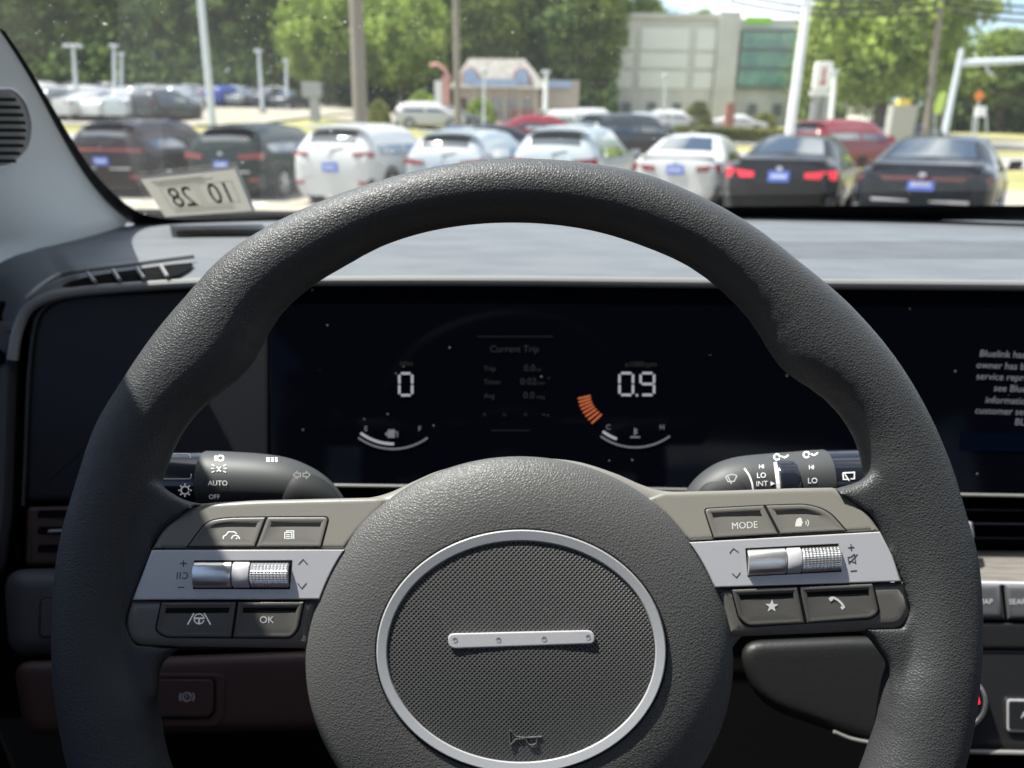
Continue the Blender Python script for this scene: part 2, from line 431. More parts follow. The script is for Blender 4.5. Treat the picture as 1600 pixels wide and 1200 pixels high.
loL = [(207,938.5),(200,958),(197,974)] + spl([(199,990),(206,1002),(220,1009)], 3) + [(480,1013)] + hubside(1012, 937, -1)
loR = hubside(995, 919, 1) + [(1411,909.8)] + spl([(1422,951),(1421,963),(1413,977),(1398,984)], 4) + [(1300,988.5)]
for nm, o in (('upper_trim', upL), ('upper_trim', upR)): mk('spoke_trim', *slab(o, Lt, TT, .010, .0016, 4, mesh_cap=9), M['trim'], wheel)
for o in (loL, loR): mk('spoke_trim', *slab(o, Lt, TT, .012, .0035, 5, mesh_cap=9), M['trim'], wheel)
def band(out): return mk('silver_band', *slab(out, Lw, TT + .0006, .010, .0005), M['silver'], wheel)
bL = [(237.5,859.2)] + hubside(859, 936.5, -1) + [(207.3,937.2)]
bR = hubside(918, 847.5, 1) + [(1375,830.8), (1394,868), (1408.5,908.6)]
band(bL); band(bR)
# ---- keys
def keypair(group, k1, k2, icons):
    mk('key_surround', *slab(group, Lt, TT + .00025, .006, .0002, 2), M['gap'], wheel)
    for k, ic in zip((k1, k2), icons):
        kb = mk('button', *key(inset(k[0], 1.3), [max(.5, r - 1.3) for r in k[1]], Lt, TT + .0007, .006, .0005, 6.0, .00055), M['keym'], wheel)
        ib = MB()
        for g in ic: ib.add(*g)
        ib.build('icon', ICM.get(id(ic), M['white']), kb, sharp=None, recalc=False)
ICM = {}
HI = flat(TT + .0005)
def hi(depth=0): return lambda x, y: Lt(x, y, TT + .0007 - .00012)
def S_(lines, w, mp=None): return strokes(lines, w, mp or hi())
def arc(cx, cy, r, a0, a1, n=16): return ell(cx, cy, r, r, n, a0, a1)
g1 = roundp([(290,855.5),(322,813),(352,807.5),(417,806.5),(515.5,806),(502.5,856)], [2, 22, 22, 0, 9, 2], 5)
a1 = ([(292,855),(322,813.5),(352,808),(416.5,807),(398.5,855.5)], [2, 22, 22, 1, 1])
a2 = ([(417.5,807),(515,806.6),(502,855.5),(399.5,855.5)], [1, 9, 2, 1])
ic_cruise = [S_([[(349,845),(349,838),(353,836),(357,831),(366,831),(370,834)], [(349,845),(353,846)], [(358,846),(361,846)]], 1.6),
             S_([arc(368, 842.5, 6.2, -20, 250), [(368,843),(371,840)]], 1.6)]
ic_list = [S_([[(445,832),(445,848),(456,848),(456,832),(445,832)], [(448,832),(448,829.5),(459,829.5),(459,845),(456.5,845)]], 1.3),
           S_([[(447,835.5),(454,835.5)], [(447,838.5),(454,838.5)], [(447,841.5),(454,841.5)], [(447,844.5),(454,844.5)]], 1.1)]
keypair(g1, a1, a2, (ic_cruise, ic_list))
g2 = roundp([(251,939.5),(477,938.6),(468,984),(456,998.5),(258,997),(241,986)], [2, 2, 10, 10, 12, 10], 4)
b1 = ([(252,940.3),(370.3,939.8),(362,997),(258,996.3),(242,985)], [2, 1, 1, 12, 10])
b2 = ([(371.6,939.8),(476,939.3),(467,983.5),(455.5,997.7),(363.2,997)], [1, 2, 10, 10, 1])
ic_lane = [S_([[(293,976),(303,958)], [(319,958),(329,976)]], 1.9, hi(.0009)), S_([arc(311, 967, 7.8, 0, 360, 24)], 1.7, hi(.0009)),
           S_([[(304,966),(318,966)], [(311,966),(311,974)]], 2.6, hi(.0009))]
ic_ok = [text('OK', 417, 973.5, 15.5, hi(.0008), bold=.012)]
keypair(g2, b1, b2, (ic_lane, ic_ok))
g3 = roundp([(1114,843),(1098,793.5),(1193,788.5),(1262,786.2),(1296,797),(1325,830)], [2, 9, 0, 22, 24, 2], 5)
c1 = ([(1115,842),(1099,793.8),(1193.4,788.8),(1217.5,835.8)], [2, 9, 1, 1])
c2 = ([(1195,788.8),(1262,786.6),(1295,797.5),(1323.5,830),(1219,835.8)], [1, 22, 24, 2, 1])
ic_mode = [text('MODE', 1164, 825.5, 14.5, hi(.0006), ang=3)]
ic_talk = [fill([(1245,811),(1250,808.5),(1253,811),(1253,814),(1255,817),(1253,818),(1252.5,822),(1249,823),(1248.5,826),(1242,826),(1243,817)], hi()), S_([arc(1257, 817, 3, -60, 60, 8), arc(1257, 817, 6.5, -50, 50, 8)], 1.3)]
ICM[id(ic_mode)] = ICM[id(ic_talk)] = M['whited']
keypair(g3, c1, c2, (ic_mode, ic_talk))
g4 = roundp([(1141,920),(1365,910.3),(1376,958),(1362,968),(1168,980.5),(1153,968)], [2, 2, 10, 10, 10, 9], 4)
d1 = ([(1142.3,920.4),(1246.6,916),(1258.6,975),(1168,979.6),(1154,967.5)], [2, 1, 1, 10, 9])
d2 = ([(1248.2,916),(1364,911),(1375,957.5),(1361.5,967.3),(1260.3,974.8)], [1, 2, 10, 10, 1])
star = []
for i in range(10):
    r = 10.5 if i % 2 == 0 else 4.4; star.append((1206 + r * math.sin(math.pi * i / 5 + .03), 947 - r * math.cos(math.pi * i / 5 + .03)))
sv = [hi(.0008)(*p) for p in star] + [hi(.0008)(1206, 947)]
ic_star = [(sv, [(i, (i + 1) % 10, 10) for i in range(10)])]
ic_phone = [S_([spl([(1297.5,934.5),(1303,934),(1311,939),(1317,945.5),(1318,950)], 4)], 3.4, hi(.0009)), S_([[(1296.5,933.5),(1300,938.5)], [(1314.5,951),(1319,947)]], 5.2, hi(.0009))]
keypair(g4, d1, d2, (ic_star, ic_phone))
# ---- band markings
def mark(gs, m=M['dprint']):
    b = MB()
    for g in gs: b.add(*g)
    return b.build('symbol', m, wheel, sharp=None, recalc=False)
bt = flat(TT + .0007)
mark([S_([[(281,880.5),(292,880.5)], [(286.5,875.5),(286.5,886)]], 1.7, bt), S_([[(277.5,918),(288,917.5)]], 1.7, bt),
      S_([[(277.5,894),(276.3,905)], [(282,894),(281,905)]], 1.6, bt), S_([arc(288.5, 899.5, 4.6, -140, 120)], 1.6, bt)])
mark([S_([[(466,882),(473.5,874),(480.5,882)], [(464.5,911),(471.5,919.5),(479,911)]], 1.4, bt)])
mark([S_([[(1140,864.5),(1146,857),(1154,863)], [(1144,896),(1151,902.5),(1157,894.5)]], 1.4, bt)])
mark([S_([[(1325,856),(1335,855)], [(1329.5,850),(1330.5,861)], [(1329,892.5),(1339,891.5)]], 1.6, bt),
      S_([[(1325,871),(1329,870.5),(1335,866),(1337,880),(1331,877),(1326,877.5),(1325,871)], [(1326,881),(1340,866)]], 1.5, bt)])
# ---- roller switches, over black slabs painting the shaded wells in the bands
def roller(px0, px1, yc0, yc1, half, name, m, facets=False, knurl=False):
    h0 = TT + .0003; Rr = half / 3833 * .72; rows = []
    n = 28; xs = [px0, px0 + 1.5] + ([px0 + (px1 - px0) * .72, px1 - 8] if facets else []) + [px1 - 1.5, px1]
    if knurl: xs = [px0 + (px1 - px0) * i / 44 for i in range(45)]
    for j, x in enumerate(xs):
        t = (x - px0) / (px1 - px0); cy = yc0 + (yc1 - yc0) * t; r = []
        e = .94 if (x in (px0, px1)) else 1
        nn = 88 if knurl else 64
        for i in range(nn + 1):
            a = math.pi * i / nn
            k = 1.0
            if knurl: k = 1 - .055 * (.5 + .5 * math.cos(2 * math.pi * i / nn * 17)) - .055 * (.5 + .5 * math.cos(2 * math.pi * j / 44 * 11))
            hh = math.sin(a) * Rr * .72 * k * e
            if facets and .12 < t < .86: hh = min(hh, Rr * .72 * .90)
            p = W(x, cy - math.cos(a) * half * k * e * .98, D0 - h0); r.append(p - Fw * hh)
        rows.append(r)
    v, f = grid(rows); n1 = len(rows[0])
    f += [tuple(range(n1)), tuple(range(len(v) - n1, len(v)))]
    return mk(name, v, f, m, wheel, sharp=30)
def shade_slab(q, h=.0001): return mk('well_shade_slab', *slab(q, Lw, TT + .0006 + .00015, .003, .0001, 1), M['gap'], wheel)
shade_slab([(303.3,875.5),(456.5,875),(453,921),(301.5,920.5)]); shade_slab([(1164.5,856.5),(1310,849),(1315,893.5),(1168,901)])
roller(304.2, 363.5, 897.6, 897.7, 20.6, 'roller', M['chrome'], facets=True)
roller(365.5, 391.5, 897.8, 897.8, 20.6, 'collar', M['silver'])
roller(393, 452.5, 897.8, 898, 20.6, 'knurled_dial', M['chrome'], knurl=True)
roller(1167.5, 1226.5, 879, 876, 20.6, 'roller', M['chrome'], facets=True)
roller(1228, 1250, 876, 875, 20.6, 'collar', M['silver'])
roller(1251.5, 1311.5, 875, 871.7, 20.6, 'knurled_dial', M['chrome'], knurl=True)

# ---- hub pad, ring, badge plate
def pad_h(rho):
    t = (rho - .60) / .40
    return .0175 if t <= 0 else .0055 + .012 * max(0, 1 - t ** 2.1) ** .62
rings = []
for i in range(60):
    rho = (1 - (i / 59) ** 1.7) if i < 59 else .02
    rho = max(rho, .02); h = pad_h(rho)
    rings.append([Lw(811.5 + 334 * rho * math.cos(a), 1035 + (-322 if math.sin(a) > 0 else -312) * rho * math.sin(a), h) for a in [2 * math.pi * k / 128 for k in range(128)]])
rings.insert(0, [Lw(811.5 + 334 * math.cos(2 * math.pi * k / 128), 1035 - (322 if k < 64 else 312) * math.sin(2 * math.pi * k / 128), -.012) for k in range(128)])
mk('airbag_pad', *ring_mesh(rings), M['pad'], wheel, sharp=60)
RC = (814.5, 1018)
def ann(prof, m, name, n=128, cen=None):
    rg = [[Lw(RC[0] + rx * math.cos(a), RC[1] - ry * math.sin(a), h) for a in [2 * math.pi * k / n for k in range(n)]] for rx, ry, h in prof]
    return mk(name, *ring_mesh(rg, capf=False, capl=cen is not None, centre=cen), m, wheel)
hb = .0175
ann([(229.5, 193.5, hb - .001), (229, 193, hb + .0002), (226.8, 190.8, hb + .00025), (226.8, 190.8, hb - .002)], M['gap'], 'ring_gap')
ann([(226.5, 190.5, hb - .001), (226, 190, hb + .0008), (224.5, 188.5, hb + .0013), (211.5, 174.5, hb + .0009), (209.5, 172.5, hb + .0003), (209.5, 172.5, hb - .002)], M['ringm'], 'trim_ring')
ann([(209.5, 172.5, hb - .001), (208, 171, hb - .0002)] + [(207.5 * q, 170.5 * q, hb + .0001 + .0022 * (1 - q * q)) for q in (1, .95, .85, .7, .5, .3, .1)], M['badge'], 'badge_plate', cen=Lw(*RC, hb + .0023))
plate = bpy.data.objects['badge_plate']
bar = roundp([(699,990),(927,984.5),(931,1006),(702,1014)], 10.5, 6)
eb = mk('emblem_bar', *slab(bar, Lw, hb + .0028, .0010, .0005, 3), M['silver'], plate)
dots = MB()
for x, y in ((711, 1000.5), (779, 1000.2), (850.5, 998.8), (919, 996)):
    dots.add(*ring_mesh([[Lw(*p, hb + .0030 - d) for p in ell(x, y, r, r, 16)] for r, d in ((4.2, .0001), (3.6, .0001), (2.6, .00018))], capf=False))
dots.build('dimple', M['chrome'], eb)
hd = MB()
hp = flat(hb + .0014)
for ln_ in ([(796,1140),(806,1151),(820,1152.5),(846,1151)], [(796,1140),(797,1166)], [(797,1165),(806,1155),(820,1154)], spl([(822,1154),(824,1161),(830,1164),(838,1161),(839,1154)], 3)):
    P = [Vector((*p, 0)) for p in ln_]
    hd.tube([Lw(p.x, p.y, hb + .0012) for p in P], .00026, 6)
hd.build('horn_symbol', M['pad'], plate)

# ================================================================== COLUMN STALKS
def stalk_surface(top, bot, x0, x1, d, R, nx=40, ns=40, endcap=True):
    """lathe-like wand; top(x)/bot(x) give its outline rows (px), d depth of its axis"""
    rows = []
    for i in range(nx + 1):
        x = x0 + (x1 - x0) * i / nx; t, b = top(x), bot(x); c = (t + b) / 2; hf = (b - t) / 2; r = []
        for k in range(ns):
            a = 2 * math.pi * k / ns
            r.append(W(x, c - hf * math.cos(a), d) - Fw * (hf / FPX * d) * math.sin(a) * R)
        rows.append(r)
    return ring_mesh(rows)
def interp(pts):
    def f(x):
        for i in range(len(pts) - 1):
            if x <= pts[i + 1][0]:
                k = max(0, (x - pts[i][0]) / (pts[i + 1][0] - pts[i][0])); return pts[i][1] * (1 - k) + pts[i + 1][1] * k
        return pts[-1][1]
    return f
DS = .40
def on_surf(vf):
    t = BVHTree.FromPolygons(vf[0], vf[1])
    def f(x, y):
        r = ray(x, y).normalized(); h = t.ray_cast(CAM, r)[0]
        return (h if h is not None else W(x, y, DS - .01)) - r * .0004
    return f
# left: lights / indicators
tl = interp(spl([(200,703.5),(320,704.5),(380,707),(420,710.5),(450,716),(475,725),(500,739),(520,756),(535,775),(541,786)], 4))
bl = interp([(200,795),(320,796),(541,800)])
ls = empty('light_stalk', W(330, 750, DS), 'dark grey lighting and indicator stalk with a gloss black twist end, left of the column', 'control stalk')
sbl = stalk_surface(tl, bl, 322, 541, DS, 1.0); mk('stalk_body', *sbl, M['stalk'], ls, sharp=50)
e1 = interp([(200,706),(322,706)]); e2 = interp([(200,794),(322,795)])
sce = stalk_surface(e1, e2, 205, 321, DS, 1.0, 12); cap_ = mk('twist_end', *sce, M['gloss'], ls, sharp=50)
os_ = on_surf(sce)
mk('switch_outline', *strokes([roundp([(230,709),(297,709),(299,748),(230,748)], 5)], 1.5, os_), M['whited'], cap_, sharp=None)
pt = interp(spl([(442,800),(446,757),(453,741),(468,733),(490,739.5),(510,752),(526,769),(539,790)], 4))
mk('paddle', *stalk_surface(pt, interp([(440,802),(541,802)]), 443, 538, DS - .0035, 1.0), M['paddle'], ls, sharp=50)
o3 = on_surf(sbl); oc = on_surf(sce)
lb = MB()
lb.add(*strokes([[(335,713),(340,713)], [(334.5,716),(340,716)], [(335,719),(340,719)]], 1.6, o3)); lb.add(*strokes([roundp([(341,711.5),(349,712),(349,719.5),(341,720)], 3)], 1.8, o3))
lb.add(*strokes([arc(338.5, 733, 3.2, -90, 90), arc(345.5, 733, 3.2, 90, 270)], 1.6, o3)); lb.add(*strokes([[(335,728),(331,726)], [(334.5,732),(330,732)], [(335,736),(331,738)], [(349,728),(353,726)], [(349.5,732),(354,732)], [(349,736),(353,738)]], 1.5, o3))
lb.add(*text('AUTO', 340, 758.5, 11, o3)); lb.add(*text('OFF', 335, 779.5, 10, o3))
for y in (715.5, 718, 720.5): lb.add(*strokes([[(416,y),(422,y)], [(424,y),(428,y)], [(430,y),(433.5,y)]], 1.5, o3))
lb.add(*strokes([arc(289, 766, 6, 0, 360, 20)], 2, oc)); lb.add(*strokes([[(289 + 7.5 * math.cos(a), 766 + 7.5 * math.sin(a)), (289 + 10.5 * math.cos(a), 766 + 10.5 * math.sin(a))] for a in [math.pi * k / 4 for k in range(8)]], 2.2, oc))
lb.add(*strokes([[(305,773),(311,773)]], 4, oc))
lb.build('marks', M['white'], ls, sharp=None, recalc=False)
op_ = lambda x, y: W(x, y, DS - .0225)
ab = MB()
for s, x0 in ((-1, 470.5), (1, 472.5)):
    ab.add(*strokes([[(x0 + s * 1, 739.5), (x0 + s * 6, 739.5), (x0 + s * 6, 736.5), (x0 + s * 12, 742), (x0 + s * 6, 747.5), (x0 + s * 6, 744.5), (x0 + s * 1, 744.5), (x0 + s * 1, 739.5)]], 1.6, op_))
ab.build('arrow_marks', M['whited'], ls, sharp=None, recalc=False)
# right: wipers
tr = interp(spl([(1060,790),(1070,772),(1082,754),(1100,737),(1124,722.5),(1156,713.5),(1200,709),(1240,706),(1288,702.5),(1400,700)], 4))
br = interp([(1060,800),(1400,792)])
ws = empty('wiper_stalk', W(1270, 750, DS), 'dark grey wiper stalk with a ribbed thumb wheel and gloss end, right of the column', 'control stalk')
sbr = stalk_surface(tr, br, 1062, 1287, DS, 1.0); mk('stalk_body', *sbr, M['stalk'], ws, sharp=50)
e3 = interp([(1288,703.5),(1400,701)]); e4 = interp([(1288,793),(1400,792)])
swe = stalk_surface(e3, e4, 1288, 1395, DS, 1.0, 12); ce = mk('wiper_end', *swe, M['gloss'], ws, sharp=50)
oe = on_surf(swe); ow = on_surf(sbr)
mk('paddle', *stalk_surface(interp(spl([(1072,792),(1084,768),(1098,750),(1118,739),(1138,732),(1154,732),(1165,743),(1172,762),(1175,792)], 4)), interp([(1060,800),(1200,800)]), 1073, 1174, DS - .0035, 1.0), M['paddle'], ws, sharp=50)
swt = stalk_surface(interp([(1206,718),(1209,715.5),(1234,715),(1238,717.5)]), interp([(1206,792),(1238,792)]), 1207, 1237, DS - .0045, 1.0, 12); mk('thumb_wheel', *swt, M['gloss'], ws, sharp=50)
wb = MB()
wb.add(*strokes([spl([(1163,732),(1170,742),(1175,755),(1177,768)], 4)], 2.6, ow)); wb.add(*strokes([spl([(1212,722),(1214,740),(1217,768)], 4)], 6, ow))
wb.add(*text('LO', 1190, 746.5, 11.5, ow, ang=2)); wb.add(*text('INT', 1191, 759.5, 11.5, ow, ang=2, bold=.02)); wb.add([ow(1204, 752), ow(1211, 755.5), ow(1204, 759)], [(0, 1, 2)])
wb.add(*text('LO', 1270, 755, 12, ow, ang=2)); wb.add(*text('HI', 1190, 732, 9, ow, ang=2)); wb.add(*text('HI', 1268, 733, 9, ow, ang=2))
for x in (1212, 1258):
    wb.add(*strokes([arc(x + 2, 714 - (x - 1212) * .08, 4.5, 0, 360, 12), [(x + 9, 713 - (x - 1212) * .08), (x + 14, 715 - (x - 1212) * .08), (x + 20, 711 - (x - 1212) * .08)]], 2.2, ow))
wb.add(*strokes([[(1317,739),(1335,738),(1335,748),(1329,748)], [(1317,739),(1318,749),(1324,749)], [(1320,741),(1327,751)]], 2, oe))
wb.build('marks', M['white'], ws, sharp=None, recalc=False)
pw = lambda x, y: W(x, y, DS - .0215)
pm = MB()
pm.add(*strokes([spl([(1133.5,745),(1143,741),(1151.5,743.5)], 4), [(1133.5,745),(1137.5,752.5),(1147,752),(1151.5,743.5)], [(1137,744),(1143,756)]], 1.8, pw))
pm.build('wiper_mark', M['white'], ws, sharp=None, recalc=False)
def TB(p, r, n=8):
    b = MB().tube(p, r, n); return b.v, b.f
# ================================================================== DASHBOARD
dash = empty('dashboard', W(800, 1300, .66), 'dark dashboard with grey top, one wide black display panel, side vents and key rows', 'dashboard')
def pl(d): return lambda x, y, h=0.0: W(x, y, d - h)
def px_s(d): return FPX / d
def panel(name, out, d, m, thick=.03, bev=.003, parent=dash, k=3, **kw):
    return mk(name, *slab(out, pl(d), 0, thick, bev, k, S=px_s(d)), m, parent, **kw)
def decal(name, gs, m, parent):
    b = MB()
    for g in gs: b.add(*g)
    return b.build(name, m, parent, sharp=None, recalc=False)
# top pad: from the front lip back to the windscreen
ZD = 1.238
lipx = [(20,560),(28,515),(45,480),(80,462),(130,453),(205,446.5),(320,440),(500,437),(800,437),(1100,440),(1600,444),(1900,448),(2900,462)]
lip = [W(x, y, .60) for x, y in spl(lipx, 5)]
def back_pt(X):   # foot of the glass
    k = (X - .37) / .95; return Vector((X, 1.115 - .24 * k * k, ZD + .006))
rowsd = []
for j in range(9):
    t = j / 8; r = []
    for p in lip:
        b = back_pt(p.x * 1.0 + (p.x - .37) * .30)
        if p.x < -.36: b = back_pt(-.36 * 1.3 - .37 * .3 + (p.x + .36) * .8)
        q = p.lerp(b, t); zz = ZD if p.z > ZD - .01 else p.z + (ZD - p.z) * min(1, t * 2.2)
        q.z = p.z + (zz + .006 * t - p.z) * min(1, t * 6) if t > 0 else p.z
        r.append(q)
    rowsd.append(r)
dv, df = grid(rowsd)
dash_top = mk('top_pad', dv, df, M['dash'], dash, sharp=60)
b_top = BVHTree.FromPolygons(dv, df)
def on_top(x, y, lift=.0015):
    h = b_top.ray_cast(CAM, ray(x, y).normalized())
    p = h[0] if h[0] is not None else W(x, y, .7)
    return p - (p - CAM).normalized() * lift * 2 + Vector((0, 0, lift))
mk('sunlit_lip', *TB([p + Vector((0, -.001, -.001)) for p in lip], .0042, 10), M['dashl'], dash)  # pale grey puts the sunlit edge into the colour
# ribbed speaker field on the right of the top pad
rb_ = MB()
for i in range(9):
    y = 378 + i * 3.1
    rb_.tube([on_top(x, y + .6, -.0004) for x in range(1185, 1900, 60)], .0013, 6)
rb_.build('speaker_ribs', M['dash'], dash)
# dark strip painting the demister slot's shade at the foot of the glass
mk('demister_shade_strip', *fill([(275,363),(410,361),(412,368),(277,371)], lambda x, y: on_top(x, y, .002)), M['gap'], dash, sharp=None)
# corner vent: black patch on the top pad paints the slot's shade
cv = mk('vent_shade_patch', *fill(spl([(100,449),(130,438),(205,425.5),(299,414),(286,430),(262,437),(205,443.5),(110,452)], 3, True), lambda x, y: on_top(x, y, .002)), M['deep'], dash, sharp=None)
fb = MB().tube([on_top(x, y, .004) for x, y in spl([(43,474),(72,449),(110,433),(205,420),(303,407)], 6)], .0022, 8)
fb.build('vent_rim', M['dashl'], cv)
for x0, x1 in ((138,150),(178,188),(215,226),(252,263)):
    MB().tube([on_top(x0, 434 - (x0 - 138) * .11, .004), on_top(x1, 448 - (x0 - 138) * .07, .004)], .0017, 6).build('slat', M['dashl'], cv)
# display panel
panel('display_bezel', roundp([(46,462),(421,447),(421,777),(40,784)], [46,2,2,10], 6), .604, M['bezel'], .02, .003)
mk('bezel_edge', *TB([W(x, y, .602) for x, y in spl([(36,790),(40,700),(44,600),(52,520),(66,485),(100,466),(160,458),(250,452),(330,448)], 5)], .0014, 8), M['black'], dash)
glass = panel('display_panel', [(421,447),(1000,444),(1900,452),(1900,776),(1000,764),(421,757)], .600, M['glassy'], .02, .001)
mk('chrome_strip', *TB([W(x, y, .596) for x, y in ((400,756.5),(560,759),(1000,764),(1600,774.5),(1900,779))], .0013, 8), M['dashl'], dash)
G = lambda x, y: W(x, y, .5992)
def T(s, x, y, sz, al='c', **k): return text(s, x, y, sz, G, align=al, **k)
# seven-segment figures
def seg7(ch, x, y, w, h):
    S = {'0': 'abcdef', '9': 'abcdfg'}[ch]; g = 1.2
    L = {'a': [(x + 2.5, y), (x + w - 2.5, y)], 'b': [(x + w, y + 2), (x + w, y + h / 2 - g)], 'c': [(x + w, y + h / 2 + g), (x + w, y + h - 2)],
         'd': [(x + w - 2.5, y + h), (x + 2.5, y + h)], 'e': [(x, y + h - 2), (x, y + h / 2 + g)], 'f': [(x, y + h / 2 - g), (x, y + 2)], 'g': [(x + 2, y + h / 2), (x + w - 2, y + h / 2)]}
    return strokes([L[c] for c in S], 3.6, G)
decal('speed_figure', [seg7('0', 624, 583.5, 20, 34)], M['scr'], glass)
decal('rev_figure', [seg7('0', 968, 583, 21, 34), seg7('9', 1001, 583, 21, 34), strokes([[(993.5,617.5),(997,617.5)]], 3.5, G)], M['scr'], glass)
decal('speed_unit', [T('MPH', 635, 572, 10)], M['scrd'], glass); decal('rev_unit', [T('x1000rpm', 1001, 573, 12)], M['scrd'], glass)
decal('trip_text', [T('Current Trip', 804, 550, 14.5), T('Trip', 756, 579.5, 11, 'l'), T('Timer', 756, 600.5, 11, 'l'), T('Avg', 756, 622, 11, 'l'),
      T('0.0', 836, 580, 15, 'r'), T('0:02', 838, 601, 15, 'r'), T('0.0', 835, 622.5, 15, 'r'), T('mi', 838, 580, 8, 'l'), T('h:m', 840, 601, 8, 'l'), T('mpg', 838, 622.5, 8, 'l'),
      strokes([[(745,526),(865,526)], [(768,672.5),(828,672.5)]], .8, G), T('A', 757, 650, 8), T('m', 788, 650, 8), T('A', 821, 650, 8), T('m', 850, 650, 8)], M['scrd'], glass)
def gauge(cx, y0, a, b, fillto, name):
    R = 92; cy = y0 - R
    ar = [(cx + R * math.sin(rad(t)), cy + R * math.cos(rad(t))) for t in [-36 + 72 * i / 24 for i in range(25)]]
    ar2 = [(cx + (R - 8) * math.sin(rad(t)), cy + (R - 8) * math.cos(rad(t))) for t in [-37 + (fillto + 37) * i / 14 for i in range(15)]]
    decal(name, [strokes([ar], 2.6, G), T(a, cx - 42, y0 - 28, 11, bold=.03), T(b, cx + 42, y0 - 28, 11, bold=.03)], M['scrm'], glass)
    decal('level_bar', [strokes([ar2], 4, G)], M['scr'], glass)
gauge(614, 701.5, 'E', 'F', 1, 'fuel_gauge'); gauge(992.5, 699, 'C', 'H', -20, 'temperature_gauge')
decal('pump_symbol', [fill([(606,671),(617,671),(617,684),(606,684)], G), strokes([[(617,675),(621,675),(621,683)]], 1.5, G), strokes([[(602,679),(606,675)], [(602,677),(606,681)]], 2, G)], M['scrm'], glass)
decal('coolant_symbol', [strokes([[(992,669),(992,680)], [(992,672),(996,672)], [(992,676),(996,676)]], 2.4, G), strokes([[(985,683),(1000,683)]], 2.4, G)], M['scrm'], glass)
bars = []
for i in range(8):
    t = rad(-97 + 7.6 * i); ca, sa = -math.cos(t), math.sin(t)
    a0 = 261.5 - i * 7.2
    c_, s_ = math.cos(rad(a0 - 85)), math.sin(rad(a0 - 85))
    x0, y0 = 903 + .8 * i + i * i * .32, 623 + 5.6 * i - .02 * i * i
    dx, dy = 19.5 - i * .55, -4.5 - i * 1.35
    bars.append([(x0, y0), (x0 + dx, y0 + dy)])
decal('rev_bars', [strokes(bars, 2.5, G)], M['scro'], glass)
# message on the centre screen (runs out of the picture)
ms = []
for s, x, y in (('Bluelink has', 1531, 557), ('owner has b', 1526, 575), ('service repre', 1525.5, 592.5), ('see Blue', 1553, 611), ('informatio', 1540, 629.5), ('customer ser', 1524, 646), ('BL', 1586, 664)):
    ms.append(text(s, x, y, 15.2, G, align='l', shear=.12, ang=-2, bold=.008))
decal('message_text', ms, M['scrm'], glass)
decal('screen_button', [fill([(1502,676),(1900,682),(1900,710),(1500,704)], lambda x, y: W(x, y, .5995))], M['scrb'], glass)
# black slab behind and below everything, added to stop light leaks
panel('dash_light_stop', [(-420,470),(40,470),(1900,455),(2900,466),(2900,2400),(-420,2400)], .64, M['deep'], .25, .004)
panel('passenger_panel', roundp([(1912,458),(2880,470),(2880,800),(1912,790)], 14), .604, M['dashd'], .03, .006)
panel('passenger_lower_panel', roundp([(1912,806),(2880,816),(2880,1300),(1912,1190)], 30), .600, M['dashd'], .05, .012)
panel('dash_end', roundp([(-330,520),(34,500),(24,800),(10,900),(-330,900)], 20), .60, M['door'], .06, .02)
# left side vent
sv_ = panel('side_vent', roundp([(43,792),(330,786),(330,880),(40,884)], 8), .60, M['kneeb'], .03, .003)
for y in (803, 829, 857): mk('vent_shade_bar', *slab(roundp([(60,y - 6),(320,y - 8),(320,y + 5),(58,y + 6)], 4), pl(.5985), 0, .001, .0002, 1, S=px_s(.6)), M['deep'], sv_)  # flat black bars paint the shaded openings
mk('slat', *slab([(76,827.5),(300,822),(300,826),(74,832)], pl(.594), 0, .004, .0006, 2, S=px_s(.6)), M['chrome'], sv_)
# knee panel, its lid, lower panel and parking-brake key
def soft(name, poly, rr, d, m, thick=.06, bev=.012, k=5, parent=dash):
    mf = pl(d); S = px_s(d); rings = [[mf(x, y, -thick) for x, y in rins(poly, rr, 0)]]
    for i in range(k + 1):
        a = math.pi / 2 * i / k
        rings.append([mf(x, y, -bev * (1 - math.sin(a))) for x, y in rins(poly, rr, bev * (1 - math.cos(a)) * S)])
    rings.append([mf(x, y, 0) for x, y in rins(poly, rr, bev * 1.6 * S)])
    return mk(name, *ring_mesh(rings), m, parent)
kn = soft('knee_panel', [(6,890),(520,878),(520,1012),(14,1026)], [36,4,4,36], .565, M['knee'], .05, .014, 6)
ld = mk('storage_lid', *slab(roundp([(64,936),(300,930),(300,990),(62,995)], 9), pl(.5638), 0, .002, .0006, 2, S=px_s(.565)), M['knee'], kn)
mk('lid_gap', *slab(roundp([(62.3,934),(302,928),(302,992),(60.3,997)], 10), pl(.5645), 0, .002, .0002, 1, S=px_s(.565)), M['gap'], kn)
lp = soft('lower_panel', [(20,1034),(520,1016),(560,1140),(40,1150)], [30,4,30,30], .555, M['kneeb'], .04, .008, 5)
mk('key_frame', *slab(roundp([(215,1052),(352,1052),(351,1120),(338,1136),(215,1136)], [6,14,12,10,6]), pl(.5535), 0, .003, .001, 2, S=px_s(.555)), M['kneeb'], lp)
mk('key_gap', *slab(roundp([(220,1058),(338,1058),(337,1112),(328,1124),(220,1124)], [4,10,8,8,4]), pl(.5527), 0, .002, .0002, 1, S=px_s(.555)), M['gap'], lp)
pk = mk('parking_key', *slab(roundp([(223,1061),(334,1061),(333,1111),(326,1120.5),(223,1120.5)], [4,9,7,7,4]), pl(.5512), 0, .003, .001, 2, S=px_s(.555)), M['kneeb'], lp)
pg = lambda x, y: W(x, y, .5510)
decal('parking_symbol', [strokes([arc(292, 1089, 6.5, 0, 360, 20)], 1.6, pg), strokes([arc(292, 1089, 11, 145, 215, 8), arc(292, 1089, 11, -35, 35, 8)], 1.6, pg), text('P', 292, 1093, 10.5, pg, bold=.02)], M['whited'], pk)
